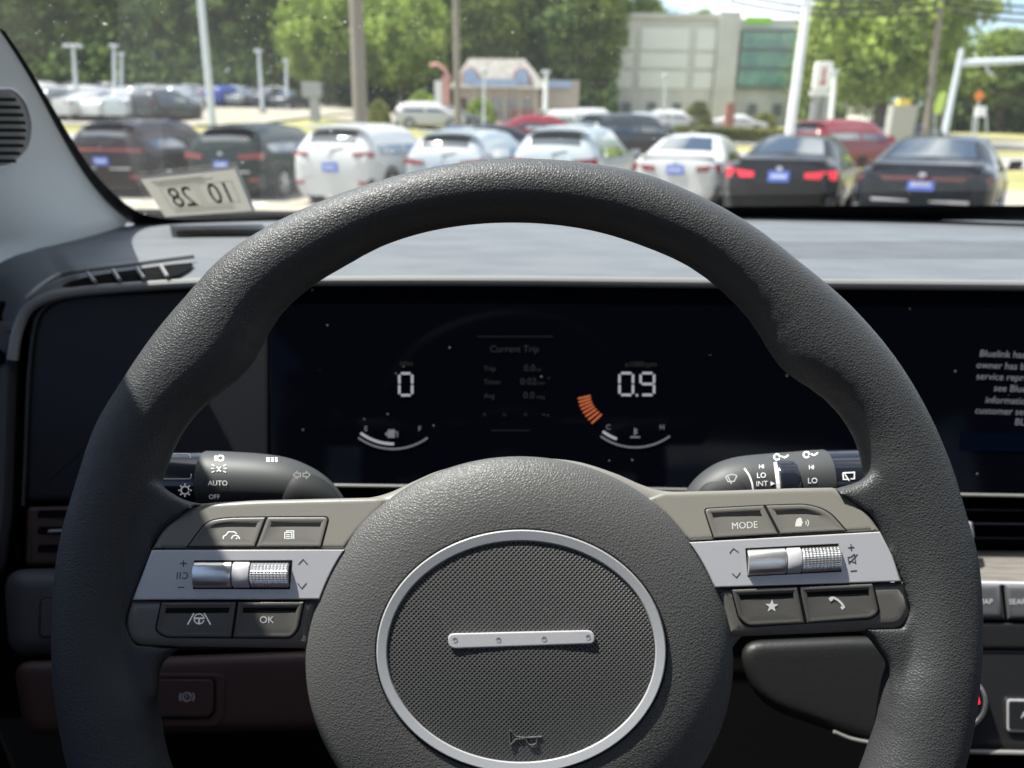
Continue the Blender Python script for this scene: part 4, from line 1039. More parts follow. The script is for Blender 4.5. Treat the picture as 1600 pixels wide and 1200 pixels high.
def make_car(name, c, col, loc, heading, label, cat='car', group='cars parked in the row ahead', tail='tail', style='corner', clad=False, zs=1.0):
    """heading: degrees to the right of straight ahead"""
    root = empty(name, loc, label, cat, group, rotz=-rad(heading))
    bv, bf, top, side = car_mesh_parts(c); K = dict(parent=root, local=True)
    H = c['L'] / 2
    b = mk('body', bv, bf, P[col], sharp=50, **K)
    sd = b.modifiers.new('round', 'SUBSURF'); sd.levels = 1; sd.render_levels = 1
    mk('rear_window', *top(c['rw'][0], c['rw'][1], .86), M['cglass'], sharp=60, **K)
    mk('windscreen', *top(c['ww'][0], c['ww'][1], .92), M['cglass'], sharp=60, **K)
    for sx in (-1, 1):
        a, e = c['sw']; mid = (a + e) / 2 + .05
        mk('side_window', *side(a, mid - .05, sx), M['cglass'], sharp=60, **K); mk('side_window', *side(mid + .05, e, sx), M['cglass'], sharp=60, **K)
        for y in (-c['wb'], c['wb']):
            w_ = mk('tyre', *wheel_vf(sx * (c['w'] - .10), y, c['wr'], .22, sx), M['tyre'], **K)
            r_ = mk('rim', *rim_vf(sx * (c['w'] - .10), y, c['wr'], .22, sx), M['rimm'], parent=w_, local=True)
            arch = [[Vector((sx * (c['w'] + o), y + q * math.cos(t), c['wr'] + q * math.sin(t))) for t in [math.pi * (-.08 + 1.16 * k / 16) for k in range(17)]] for q, o in ((c['wr'] + .01, -.06), (c['wr'] + .015, .012), (c['wr'] + .075, .012), (c['wr'] + .085, -.03))]
            mk('wheel_arch', *grid(arch), M['clad'] if clad else P[col], **K)
        tl = c['belt'] + (.02 if c is SUV else -.02)
        if style == 'corner': mk('tail_light', *lens(.40, .87, tl - .15, tl, -H - .035, .14, sx, .05, .12), M[tail], **K)
        elif style == 'bar': mk('tail_light', *lens(.01, .87, tl - .08, tl, -H - .04, .14, sx, .0, .12), M[tail], **K)
        elif style == 'high': mk('tail_light', *lens(.50, .86, tl - .06, tl + .05, -H + .005, .12, sx, .02, .12), M[tail], **K)
        mk('headlight', *lens(.50, .84, .68, .80, H + .008, .10, sx, .03, .16), M['headl'], **K)
        if clad: mk('reflector', *lens(.60, .80, .42, .50, -H - .016, .06, sx, 0, .05), M['tail'], **K)
        mr_ = MB(); yb = c['sw'][1] - .08; xb = c['w'] - .02
        mr_.add(*slab(roundp([(0,0),(.20,.02),(.20,.14),(.02,.13)], .04), lambda a, z, h: Vector((sx * (xb + a), yb + h, c['belt'] + .02 + z)), .05, .10, .03, 3, S=1)); mr_.build('mirror', P[col], **K)
    bz = .34 if clad else .28
    mk('bumper', *slab(roundp([(-.86,bz - .05),(.86,bz - .05),(.88,bz + .22),(-.88,bz + .22)], .06), lambda x, z, h: Vector((x, -H + .07 + .10 * (abs(x) / .88) ** 3 - h, z)), .105, .14, .03, 3, S=1), M['clad'], sharp=50, **K)
    if clad or style == 'bar':
        mk('bumper_strip', *slab(roundp([(-.62,bz + .27),(.62,bz + .27),(.62,bz + .31),(-.62,bz + .31)], .015), lambda x, z, h: Vector((x, -H + .03 + .10 * (abs(x) / .88) ** 3 - h, z)), .06, .06, .008, 2, S=1), M['rimm'], **K)
    pz = .78 if c is SUV else .80
    pt_ = mk('plate', *slab(roundp([(-.165,pz - .085),(.165,pz - .085),(.165,pz + .085),(-.165,pz + .085)], .015), lambda x, z, h: Vector((x, -H - .02 - h, z)), .006, .02, .003, 2, S=1), M['plate'], **K)
    pr = MB()
    for k in range(5): pr.add(*fill([(-.12 + .05 * k, pz - .03), (-.085 + .05 * k, pz - .03), (-.085 + .05 * k, pz + .03), (-.12 + .05 * k, pz + .03)], lambda x, z: Vector((x, -H - .0275, z))))
    pr.build('plate_print', M['platei'], parent=pt_, local=True, sharp=None)
    em = [[Vector((.05 * s * math.cos(a), -H + .01 - d, c['belt'] - .01 + .035 * s * math.sin(a))) for a in [2 * math.pi * k / 16 for k in range(16)]] for s, d in ((1, 0), (1, .03), (.7, .035))]
    mk('badge', *ring_mesh(em), M['rimm'], **K)
    if c is SUV:
        mk('spoiler', *slab([(-.60,-2.02),(.60,-2.02),(.62,-1.78),(-.62,-1.78)], lambda x, y, h: Vector((x, y, 1.545 + (y + 1.78) * .02 + .055 + h)), .012, .04, .012, 2, S=1), P[col], **K)
        mk('rear_wiper', *TB([Vector((-.02,-2.20,1.10)), Vector((.28,-2.15,1.17))], .012, 6), M['clad'], **K)
    else:
        mk('trunk_lip', *slab([(-.72,-2.40),(.72,-2.40),(.70,-2.28),(-.70,-2.28)], lambda x, y, h: Vector((x, y + .05 * (abs(x) / .7) ** 2, 1.055 + h)), .012, .04, .012, 2, S=1), P[col], **K)
        mk('aerial_fin', *slab([(-.9,0),(-.72,0),(-.86,.07)], lambda y, z, h: Vector((h, y, 1.46 + z)), .012, .024, .006, 2, S=1), P[col], **K)
    if zs != 1.0: root.matrix_world = root.matrix_world @ Matrix.Diagonal((1, 1, zs, 1))
    return root
def rear_at(px, d, heading, L):
    """place a car so that the middle of its rear shows at column px at view depth d"""
    p = W(px, 250, d); h = rad(heading); return Vector((p.x + math.sin(h) * L / 2, p.y + math.cos(h) * L / 2, 0))
ROW = [('suv', SUV, 'maroon', 158, 15.6, 6, 'black suv with a full width red light bar, nearest the windscreen pillar', 'suv', 'tail', 'bar', True),
       ('suv', SUV, 'green', 345, 15.4, 10, 'dark green black suv parked above the inspection sticker', 'suv', 'tail', 'corner', True),
       ('suv', SUV, 'white', 515, 14.6, 14, 'bright white suv with a dark narrow rear window in the parked row', 'suv', 'tail', 'high', True),
       ('suv', SUV, 'ice', 690, 14.6, 17, 'pale silver suv right behind the top left of the wheel rim', 'suv', 'tail', 'corner', False),
       ('suv', SUV, 'ice', 862, 14.0, 19, 'pale silver suv with wide red lamps behind the top of the wheel rim', 'suv', 'tail', 'corner', False),
       ('sedan', SED, 'white', 1056, 14.2, 23, 'white sedan in the parked row beside a black sedan with glowing lamps', 'sedan', 'tail', 'corner', False),
       ('sedan', SED, 'black', 1220, 12.0, 28, 'black sedan with large glowing red tail lamps, in front of the red suv', 'sedan', 'taillit', 'corner', False),
       ('sedan', SED, 'navy', 1446, 10.2, 34, 'blue black sedan with thin dark light bar and silver bumper strip, nearest of the row', 'sedan', 'taild', 'bar', False)]
for nm, c, col, px, d, hd_, lab, cat, tail, style, clad in ROW:
    make_car(nm, c, col, rear_at(px, d, hd_, c['L']), hd_, lab, cat, tail=tail, style=style, clad=clad, zs={345: .955, 515: .965, 690: .91, 862: .965}.get(px, 1))
def place(px, Y): p = gpt(px, Y); return p
make_car('suv', SUV, 'red', place(1322, 25.5), 62, 'red suv driving past behind the black sedan', 'suv', 'cars beyond the parked row', tail='taillit')
make_car('suv', SUV, 'charcoal', place(985, 27.5), 58, 'dark charcoal suv standing beyond the parked row, before the office building', 'suv', 'cars beyond the parked row')
make_car('sedan', SED, 'navy', place(765, 20.3), 40, 'dark blue sedan nose showing between the two pale silver suvs', 'sedan', 'cars beyond the parked row')
make_car('suv', SUV, 'white', place(672, 50), 80, 'white suv in front of the restaurant, by the pink sign', 'suv', 'cars beyond the parked row')
make_car('suv', SUV, 'white', place(898, 43), 75, 'white suv beyond the parked row, left of the dark charcoal suv', 'suv', 'cars beyond the parked row')
make_car('sedan', SED, 'red', place(848, 36), 85, 'small red car in the road behind the pale silver suv with wide lamps', 'sedan', 'cars beyond the parked row')
make_car('sedan', SED, 'grey', place(1415, 48), 100, 'grey car far off on the side road between the leaning pole and the tree', 'sedan', 'cars beyond the parked row')
for px, Y, hd_, c_, col, lab in ((705, 52, 84, SED, 'grey', 'grey sedan beside the white suv in front of the restaurant'), (1050, 64, 88, SUV, 'white', 'white suv at the foot of the office building, left of the round bush'),
                               (1150, 66, 92, SED, 'white', 'white sedan at the foot of the office building, right of the round bush'), (1006, 58, 80, SED, 'silver', 'silver sedan far off between the bright low bush and the office'), (930, 60, 84, SUV, 'white', 'white suv far off beside the wide bright green bush')):
    make_car('suv' if c_ is SUV else 'sedan', c_, col, place(px, Y), hd_, lab, 'suv' if c_ is SUV else 'sedan', 'cars beyond the parked row')
# far lot: simple one-mesh cars
def far_mesh(c, key_):
    bv, bf, top, side = car_mesh_parts(c); mb = MB(); mb.add(bv, bf, 0)
    mb.add(*top(c['rw'][0], c['rw'][1], .9), 1); mb.add(*top(c['ww'][0], c['ww'][1], .92), 1)
    for sx in (-1, 1):
        mb.add(*side(c['sw'][0], c['sw'][1], sx), 1)
        for y in (-c['wb'], c['wb']): mb.add(*wheel_vf(sx * (c['w'] - .09), y, c['wr'], .22, sx), 2)
        mb.add(*lens(.46, .86, c['belt'] - .16, c['belt'], -c['L'] / 2 - .012, .1, sx, .05, .12), 3); mb.add(*lens(.5, .84, .68, .8, c['L'] / 2 + .008, .1, sx, .03, .16), 4)
    o = mb.build('parked_car', [P['white'], M['cglass'], M['tyre'], M['tail'], M['headl']], sharp=45)
    return o
far_src = [far_mesh(SUV, 0), far_mesh(SED, 1)]
far_n = 0
LAB = {'white': 'white car in the far rows of the rising lot under the wood', 'silver': 'silver car in the far rows of the rising lot under the wood', 'grey': 'grey car in the far rows of the rising lot under the wood', 'charcoal': 'near black car in the far rows of the rising lot under the wood'}
used = [False, False]
def far_car(px, Y, col, hd_, k, lab=None):
    global far_n
    src = far_src[k]
    o = src if not used[k] else src.copy()
    if used[k]: COL.objects.link(o)
    used[k] = True
    o.matrix_world = Matrix.Translation(gpt(px, Y)) @ Matrix.Rotation(-rad(hd_), 4, 'Z')
    o.material_slots[0].link = 'OBJECT'; o.material_slots[0].material = P[col]
    setp(o, lab or LAB[col], 'car', 'cars in the far lot on the left')
special = {(3, 6): ('red', 'red car in the far lot just left of the pale lamp pole'), (3, 9): ('blue', 'blue car in the far lot right of the pale lamp pole'), (3, 8): ('red', 'small red car in the far lot touching the pale lamp pole')}
for r, (Y, x0, x1, n) in enumerate(((45, 95, 285, 5), (55, 80, 300, 5), (61, 62, 310, 7), (68, 58, 475, 13), (76, 55, 480, 14), (85, 52, 330, 11))):
    for i in range(n):
        px = x0 + (x1 - x0) * (i + .5) / n; col = random.choice(['white', 'white', 'silver', 'silver', 'grey', 'grey', 'charcoal', 'charcoal'])
        lab = None
        if (r, i) in special: col, lab = special[(r, i)]
        far_car(px, Y, col, random.choice([14, 194]) + random.uniform(-3, 3), (i + r) % 2, lab)

# ------------------------------------------------------------------ poles, signs
M['pale'] = mat('pale_galvanised_steel', (.55, .58, .60), .5, metal=.2); M['wpole'] = mat('weathered_wood', (.22, .19, .16), .9); bump_noise(M['wpole'], 12, .4, .02, sx=(1, 1, .1))
M['wposts'] = mat('white_post_paint', (.75, .75, .74), .5); M['lamph'] = mat('lamp_housing', (.4, .42, .44), .5); M['conc'] = mat('grey_concrete', (.36, .35, .32), .9)
def leanpole(px, Y, top_px, top_py, d, m, name, label, cat, head=None, group=None):
    b = gpt(px, Y); t = at_Y(top_px, top_py, Y); t.x = b.x + (t.x - b.x)
    root = empty(name, b, label, cat, group)
    MB().tube([b, b.lerp(t, .5), t], [d / 2, d * .45, d * .38], 14).build('shaft', m, root)
    MB().tube([b - Vector((0, 0, .05)), b + Vector((0, 0, .35))], [d * 1.1, d * 1.0], 14).build('base', M['conc'] if m is not M['wpole'] else m, root)
    if head:
        hb_ = MB(); w = head
        hb_.add(*slab(roundp([(-w,-.16),(w,-.16),(w,.16),(-w,.16)], .08), lambda x, y, h: t + Vector((x, y, h)), .10, .18, .05, 3, S=1)); hb_.build('lamp_head', M['lamph'], root)
    return root, b, t
leanpole(334, 25, 308, -60, .24, M['pale'], 'lamp_pole', 'tall pale steel lamp pole standing behind the dark green suv', 'lamp pole', .5)
leanpole(1232, 19.5, 1270, -60, .24, M['wposts'], 'lamp_pole', 'tall white lamp pole rising behind the black sedan with glowing lamps', 'lamp pole', .5)
up, ub, ut = leanpole(564, 26, 552, -110, .50, M['wpole'], 'utility_pole', 'thick grey wooden utility pole behind the bright white suv', 'utility pole')
up2, ub2, ut2 = leanpole(1447, 45, 1474, -30, .42, M['wpole'], 'utility_pole', 'brown wooden utility pole in front of the big light green tree', 'utility pole')
up3, ub3, ut3 = leanpole(716, 45, 712, -10, .42, M['wpole'], 'utility_pole', 'slim grey wooden pole left of the restaurant', 'utility pole')
leanpole(1468, 62, 1482, 78, .35, M['wpole'], 'utility_pole', 'short brown wooden pole just left of the traffic signal mast', 'utility pole')
for px, tx, ty, Y, lab in ((128, 114, 72, 52, 'leftmost grey lamp pole over the far lot, wide flat head'), (186, 178, 72, 54, 'grey lamp pole second from left over the far lot, narrow head'), (197, 190, 85, 70, 'thin far lamp pole just behind the second one over the far lot'), (414, 404, 80, 56, 'grey lamp pole right of the tall pale pole, over the blue car'), (452, 447, 95, 66, 'faint thin lamp pole left of the grey box sign')):
    leanpole(px, Y, tx, ty, .26, M['pale'], 'lamp_pole', lab, 'lamp pole', .62 if px == 128 else .28, 'lamp poles over the far lot')
leanpole(755, 42, 757, 112, .14, M['pale'], 'lamp_pole', 'short thin lamp post in front of the restaurant', 'lamp pole', .2)
leanpole(851, 44, 853, 113, .30, M['wposts'], 'sign_post', 'short thick white post at the right end of the restaurant', 'post', .25)
leanpole(1036, 46, 1040, 118, .10, M['pale'], 'lamp_pole', 'thin dark post in front of the office building', 'lamp pole', .15)
# traffic-signal mast and arm
root, b, t = leanpole(1474, 36, 1503, 76, .30, M['pale'], 'signal_mast', 'pale steel traffic signal mast with a long arm reaching right', 'signal mast')
ar0, ar1 = at_Y(1501, 99, 36), at_Y(1720, 88, 36)
MB().tube([ar0, ar1], [.16, .10], 12).build('arm', M['pale'], root)
sgb = MB(); c_ = at_Y(1690, 100, 36); sgb.box(c_, (.17, .15, .5)); sgb.build('signal_head', M['clad'], root)
MB().tube([at_Y(1540, 97, 36), at_Y(1543, 112, 36), at_Y(1552, 117, 36)], .05, 8).build('sensor_bracket', M['pale'], root)
# wires
wr = []
for py0, py1 in ((5, 22), (-8, 12), (16, 34)):
    a_, b_ = at_Y(1140, py0 - 14, 45), at_Y(1474, py0, 45); e_ = at_Y(1640, py1, 45)
    pts = []
    for i in range(25):
        q = i / 24
        if q < .5: p = a_.lerp(b_, q * 2); p.z -= .5 * math.sin(math.pi * q * 2)
        else: p = b_.lerp(e_, q * 2 - 1); p.z -= .15 * math.sin(math.pi * (q * 2 - 1))
        pts.append(p)
    wm_ = empty('overhead_wire', pts[0], {5: 'middle one of three dark wires strung across the sky', -8: 'highest of three dark wires strung across the sky', 16: 'lowest of three dark wires strung across the sky'}[py0], 'wire', 'overhead wires')
    MB().tube(pts, .075, 6).build('cable', M['clad'], wm_)
# pylon sign
Yp = 46
def boxpx(x0, y0, x1, y1, Y, dep=.3, yo=0.0):
    a, b = at_Y(x0, y1, Y + yo), at_Y(x1, y0, Y + yo); c = (a + b) / 2
    return (c.x, Y + yo, c.z), ((b.x - a.x) / 2, dep / 2, (b.z - a.z) / 2)
g0 = gpt(1286, Yp)
ps = empty('pylon_sign', g0, 'white roadside pylon sign with a red emblem on two grey posts', 'sign')
M['signw'] = mat('sign_white', (.78, .77, .74), .4); M['signr'] = mat('sign_red', (.40, .10, .08), .5); M['signg'] = mat('sign_grey', (.3, .3, .3), .6); M['orange'] = mat('sign_orange', (.75, .2, .02), .5); M['lime'] = mat('banner_lime', (.5, .65, .12), .6)
M['redb'] = mat('brick_red_paint', (.30, .13, .10), .7); M['pink'] = mat('pale_pink_paint', (.50, .26, .22), .7); M['bluesign'] = mat('blue_fascia', (.30, .37, .50), .5)
c, h = boxpx(1269, 97, 1302, 141, Yp); MB().add(*slab(roundp([(-h[0],-h[2]),(h[0],-h[2]),(h[0],h[2]),(-h[0],h[2])], .18), lambda x, z, d: Vector((c[0] + x, c[1] - d, c[2] + z)), .15, .3, .04, 3, S=1)).build('sign_board', M['signw'], ps)
eb_ = MB(); ez = c[2]; k_ = h[2] / 22
eb_.add(*slab([(-.10,.55),(.06,.72),(.14,.40),(.10,-.05),(.20,-.35),(.26,-.62),(-.22,-.66),(-.26,-.45),(-.05,-.30),(-.14,.05)], lambda x, z, d: Vector((c[0] + x * h[2], c[1] - .15 - d, ez + z * h[2])), .02, .03, .005, 1, S=1)); eb_.build('emblem', M['signr'], ps)
for y0, y1 in ((142.5, 145.5), (146.5, 149.5)):
    c2_, h2_ = boxpx(1266, y0, 1299, y1, Yp); MB().box(c2_, h2_).build('letter_strip', M['signw'], ps)
for x in (1273, 1290):
    zt_ = zat(x, 150, Yp); xx = xat(x, 170, Yp); zb = gz(xx, Yp) - .1
    MB().box((xx, Yp, (zt_ + zb) / 2), (.20, .15, (zt_ - zb) / 2)).build('post', M['signg'], ps)
leanpole(1296, 44, 1305, 112, .32, M['wposts'], 'sign_post', 'thick white post touching the right side of the pylon sign', 'post', .2)
# orange road sign with a white one below, lime banner, grey box sign
b = gpt(1527, 40); os2 = empty('road_sign', b, 'orange diamond road sign on a thin post, right of the signal mast', 'sign')
c = at_Y(1530, 150, 40); MB().add(*slab([(0,-.28),(.28,0),(0,.28),(-.28,0)], lambda x, z, d: Vector((c.x + x, c.y - d, c.z + z)), .02, .03, .005, 1, S=1)).build('sign_board', M['orange'], os2)
MB().tube([b, c + Vector((0, .03, .2))], .04, 8).build('post', M['pale'], os2)
b = gpt(1535, 38); a2_ = empty('a_frame_board', b, 'low white board standing below the orange road sign', 'board')
c, h = boxpx(1524, 166, 1541, 182, 38, .1); MB().box(c, h).build('face', M['signw'], a2_)
for sx in (-1, 1): MB().tube([Vector((b.x + sx * .45, 38, b.z)), Vector((c[0] + sx * .25, 38.1, c[2] + h[2]))], .03, 6).build('leg', M['pale'], a2_)
b = gpt(1464, 44); ln2 = empty('feather_banner', b, 'leaning lime green feather banner between the brown poles', 'banner')
bo = spl([(1462,178),(1459,172),(1464,155),(1473,143),(1479,146),(1477,158),(1470,177)], 3, True)
MB().add(*slab([(at_Y(x, y, 44).x, at_Y(x, y, 44).z) for x, y in bo], lambda x, z, d: Vector((x, 44 - d, z)), .01, .02, .004, 1, S=1)).build('cloth', M['lime'], ln2)
MB().tube([b, at_Y(1461, 175, 44.05), at_Y(1467, 150, 44.05)], .03, 6).build('staff', M['pale'], ln2)
b = gpt(490, 48); gs = empty('box_sign', b, 'plain grey box sign on a broad post, left of the thick utility pole', 'sign')
c, h = boxpx(474, 129, 501, 152, 48, .5); MB().add(*slab(roundp([(-h[0],-h[2]),(h[0],-h[2]),(h[0],h[2]),(-h[0],h[2])], .05), lambda x, z, d: Vector((c[0] + x, c[1] - d, c[2] + z)), .25, .5, .03, 2, S=1)).build('cabinet', M['signg'], gs)
zt_ = c[2] - h[2]; MB().box((c[0] + .1, 48, (zt_ + b.z) / 2), (.28, .15, (zt_ - b.z) / 2)).build('post', M['signg'], gs)

# ------------------------------------------------------------------ buildings
def bx_w(mb, x0, x1, y0, y1, z0, z1): mb.box(((x0 + x1) / 2, (y0 + y1) / 2, (z0 + z1) / 2), (abs(x1 - x0) / 2, abs(y1 - y0) / 2, abs(z1 - z0) / 2)); return mb
M['stucco'] = mat('grey_stucco', (.36, .35, .32), .85); vary(M['stucco'], (.46, .45, .41), (.54, .53, .48), .4); M['panelw'] = mat('pale_wall_panel', (.66, .66, .62), .7); M['bglass'] = mat('green_curtain_glass', (.03, .16, .10), .08, spec=.8)
vary(M['bglass'], (.06, .20, .16), (.16, .38, .24), .5, 3); M['mull'] = mat('mullion_grey', (.10, .12, .12), .5); M['limes'] = mat('lime_sign', (.25, .55, .06), .5); M['shing'] = mat('roof_shingle', (.24, .22, .19), .9); vary(M['shing'], (.2, .18, .16), (.29, .27, .24), 2)
Yo = 98; zb = gz(20, Yo)
X0, X1, X2 = xat(957, 90, Yo), xat(1128, 90, Yo), xat(1256, 90, Yo)
ob = empty('office_building', (X1, Yo, zb), 'grey three storey office building with pale wall panels and a green glass front', 'building')
zr0 = zat(1128, 22, Yo); zr2 = zat(1200, 28, Yo)
wl = MB(); bx_w(wl, X0, X1, Yo, Yo + 22, zb - .5, zr0 - .6); bx_w(wl, X1, X2, Yo + .8, Yo + 22, zb - .5, zr2); wl.build('wall', M['stucco'], ob)
pr_ = MB(); bx_w(pr_, X0 - .2, X1 + .3, Yo - .25, Yo + 22.2, zr0 - .6, zr0); pr_.build('parapet', M['stucco'], ob)
bx_w(MB(), xat(1118, 90, Yo), xat(1150, 90, Yo), Yo - .6, Yo + 4, zb - .5, zr0 + .2).build('corner_tower', M['stucco'], ob)
for yr in ((44, 78), (83, 106), (112, 138)):
    for xr in ((964, 988), (1000, 1074), (1086, 1116)):
        bx_w(MB(), xat(xr[0], 90, Yo), xat(xr[1], 90, Yo), Yo - .12, Yo + .1, zat(1040, yr[1], Yo), zat(1040, yr[0], Yo)).build('wall_panel', M['panelw'], ob)
gx0, gx1 = xat(1158, 90, Yo), xat(1244, 90, Yo); gz0, gz1 = zat(1200, 136, Yo), zat(1200, 47, Yo)
cw = bx_w(MB(), gx0, gx1, Yo + .3, Yo + 1.5, gz0, gz1).build('glass_front', M['bglass'], ob)
ml = MB()
for i in range(11): x = gx0 + (gx1 - gx0) * i / 10; bx_w(ml, x - .06, x + .06, Yo + .2, Yo + .4, gz0, gz1)
for i in range(4): z = gz0 + (gz1 - gz0) * i / 3; bx_w(ml, gx0, gx1, Yo + .15, Yo + .38, z - .14, z + .14)
ml.build('mullions', M['mull'], cw)
bx_w(MB(), xat(1168, 30, Yo), xat(1208, 30, Yo), Yo + .55, Yo + .9, zat(1190, 36, Yo), zat(1190, 25, Yo)).build('lime_sign', M['limes'], ob)
dk = MB()
for i in range(7): x = X0 + 1.5 + (X2 - X0 - 3) * i / 6.5; bx_w(dk, x, x + 1.1, Yo - .08, Yo + .05, zb + 1.0, zb + 2.3)
dk.build('ground_windows', M['mull'], ob)
# restaurant
Yr = 78; zb = gz(-1, Yr) - .3
xa, xb_ = xat(712, 130, Yr), xat(842, 130, Yr); xc = xat(908, 130, Yr)
rs = empty('restaurant', (xa, Yr, zb), 'low restaurant with a grey hipped roof, two arched dormers and a blue sign band', 'building')
ze = zat(775, 138, Yr); zg = zat(775, 88, Yr); xm = (xa + xb_) / 2
wl = MB(); M['tanw'] = mat('tan_siding', (.40, .34, .28), .8); bx_w(wl, xa, xb_, Yr, Yr + 12, zb, ze); wl.build('wall', M['tanw'], rs)
wl2 = MB(); bx_w(wl2, xb_ + .02, xc, Yr + 2, Yr + 11, zb, zat(875, 123, Yr)); wl2.build('side_wing', M['tanw'], rs)
v = [(xa - .6, Yr - .6, ze), (xb_ + .9, Yr - .6, ze), (xb_ + .9, Yr + 12.6, ze), (xa - .6, Yr + 12.6, ze), (xa + 1.2, Yr + 2.2, zg), (xb_ - 1.4, Yr + 2.2, zg), (xb_ - 1.4, Yr + 9, zg), (xa + 1.2, Yr + 9, zg)]
mk('roof', v, [(0, 1, 5, 4), (1, 2, 6, 5), (2, 3, 7, 6), (3, 0, 4, 7), (4, 5, 6, 7), (3, 2, 1, 0)], M['shing'], rs, sharp=20)
for px in (735, 815):
    c = at_Y(px, 116, Yr - .3); dw = MB()
    o_ = [(-.85, -1.2), (.85, -1.2)] + [(.85 * math.cos(t), -.2 + .8 * math.sin(t)) for t in [math.pi * k / 10 for k in range(11)]]
    dm = MB().add(*slab(o_, lambda x, z, d: Vector((c.x + x, c.y - d, c.z + z)), 0, 2.2, .03, 1, S=1)).build('dormer', M['redb'], rs)
    MB().add(*slab([(x * .78, z * .8) for x, z in o_], lambda x, z, d: Vector((c.x + x, c.y - d, c.z + z)), .03, .05, .01, 1, S=1)).build('dormer_pane', M['bluesign'], dm)
bx_w(MB(), xat(740, 130, Yr), xat(808, 130, Yr), Yr - .9, Yr - .62, zat(775, 136, Yr), zat(775, 124, Yr)).build('sign_band', M['bluesign'], rs)
bx_w(MB(), xat(856, 130, Yr), xat(896, 130, Yr), Yr + 1.7, Yr + 1.98, zat(875, 136, Yr), zat(875, 124, Yr)).build('sign_band', M['bluesign'], rs)
ww_ = MB()
for i in range(9):
    x = xa + .5 + (xb_ - xa - 1) * i / 9; bx_w(ww_, x, x + .55, Yr - .06, Yr + .05, zb + .9, ze - .9)
ww_.build('window', M['cglass'], rs)
rd = MB(); bx_w(rd, xat(798, 165, Yr), xat(834, 165, Yr), Yr - .14, Yr + .02, zb + .5, zb + 1.6); rd.build('red_panel', M['redb'], rs)
cl = MB()
for i in range(6):
    x = xa + .3 + (xb_ - xa - .6) * i / 5; bx_w(cl, x - .1, x + .1, Yr - .5, Yr - .3, zb, ze)
cl.build('porch_post', M['tanw'], rs)
b = gpt(694, 66); rt = empty('pink_sign_tower', b, 'pink and red sign tower with a curved top, left of the restaurant', 'sign')
for x0, x1, y0, y1, mm, nm in ((679, 690, 126, 172, M['panelw'], 'pale_panel'), (690, 702, 118, 172, M['pink'], 'red_panel')):
    bx_w(MB(), xat(x0, 140, 66), xat(x1, 140, 66), 66, 66.5, b.z - .2, zat(690, y0, 66)).build(nm, mm, rt)
MB().tube([at_Y(672, 103, 66.2), at_Y(683, 100, 66.2), at_Y(694, 108, 66.2), at_Y(703, 125, 66.2)], .16, 8).build('curved_top', M['pink'], rt)
# small blue-roofed house behind the tree
b = gpt(1402, 74); hs = empty('small_house', b, 'small pale house with a blue grey roof under the big tree', 'house')
hx0, hx1 = xat(1368, 160, 74), xat(1438, 160, 74); he, hr = zat(1400, 163, 74), zat(1400, 146, 74)
bx_w(MB(), hx0, hx1, 74, 80, b.z - .4, he).build('wall', M['panelw'], hs)
mk('roof', [(hx0 - .4, 73.5, he), (hx1 + .4, 73.5, he), (hx1 + .4, 80.5, he), (hx0 - .4, 80.5, he), (hx0 - .4, 77, hr), (hx1 + .4, 77, hr)], [(0, 1, 5, 4), (2, 3, 4, 5), (0, 4, 3), (1, 2, 5), (3, 2, 1, 0)], mat('blue_shingle', (.17, .21, .27), .8), hs, sharp=20)
wn = MB()
for i in range(4): x = hx0 + .5 + i * (hx1 - hx0) / 4; bx_w(wn, x, x + .5, 73.93, 74.05, b.z + .8, he - .3)
wn.build('window', M['cglass'], hs)
# stone monument with yellow kerb stripes on the right
b = gpt(1410, 42); mo = empty('low_wall_sign', b, 'low tan wall sign with yellow top in front of the small house', 'sign')
c, h = boxpx(1388, 165, 1430, 192, 42, .6); bx_w(MB(), c[0] - h[0], c[0] + h[0], 41.7, 42.3, b.z - .2, c[2] + h[2]).build('wall', M['conc'], mo)
M['yellow'] = mat('yellow_paint', (.65, .5, .06), .6)
bx_w(MB(), c[0] - h[0] * .5, c[0] + h[0] * .4, 41.75, 42.25, c[2] + h[2] + .001, c[2] + h[2] + .32).build('yellow_cap', M['yellow'], mo)
yk = MB(); ya, yb_ = gpt(1375, 39), gpt(1460, 39)
bx_w(yk, ya.x, yb_.x, 38.8, 39.1, ya.z - .1, ya.z + .3); setp(mk('yellow_kerb', yk.v, yk.f, M['yellow'], origin=ya), 'long low yellow painted barrier before the tan wall sign', 'barrier')
bx_ = MB(); b = gpt(1162, 62); bx_w(bx_, xat(1136, 170, 62), xat(1149, 170, 62), 62, 62.6, b.z - .3, zat(1140, 161, 62)); setp(mk('orange_bin', bx_.v, bx_.f, M['redb'], origin=b), 'small orange red bin at the foot of the office building', 'bin')

# ------------------------------------------------------------------ trees and bushes
def foliage(name, dark, light):
    m = mat(name, light, .75, spec=.25); r = vary(m, dark, light, .55, 3, .38, .62)
    oi = nd(m, 'ShaderNodeObjectInfo'); hs_ = nd(m, 'ShaderNodeHueSaturation'); mrr = nd(m, 'ShaderNodeMapRange', i_To_Min=.75, i_To_Max=1.25)
    ln(m, oi, 'Random', mrr, 0); ln(m, mrr, 0, hs_, 'Value')
    for l in list(m.node_tree.links):
        if l.to_socket == pb(m).inputs['Base Color']: m.node_tree.links.remove(l)
    ln(m, r, 0, hs_, 'Color'); ln(m, hs_, 0, pb(m), 'Base Color')
    o = [n for n in m.node_tree.nodes if n.type == 'OUTPUT_MATERIAL'][0]; t = nd(m, 'ShaderNodeBsdfTranslucent'); x = nd(m, 'ShaderNodeMixShader'); x.inputs[0].default_value = .3
    ln(m, hs_, 0, t, 0); ln(m, pb(m), 0, x, 1); ln(m, t, 0, x, 2); ln(m, x, 0, o, 0); return m
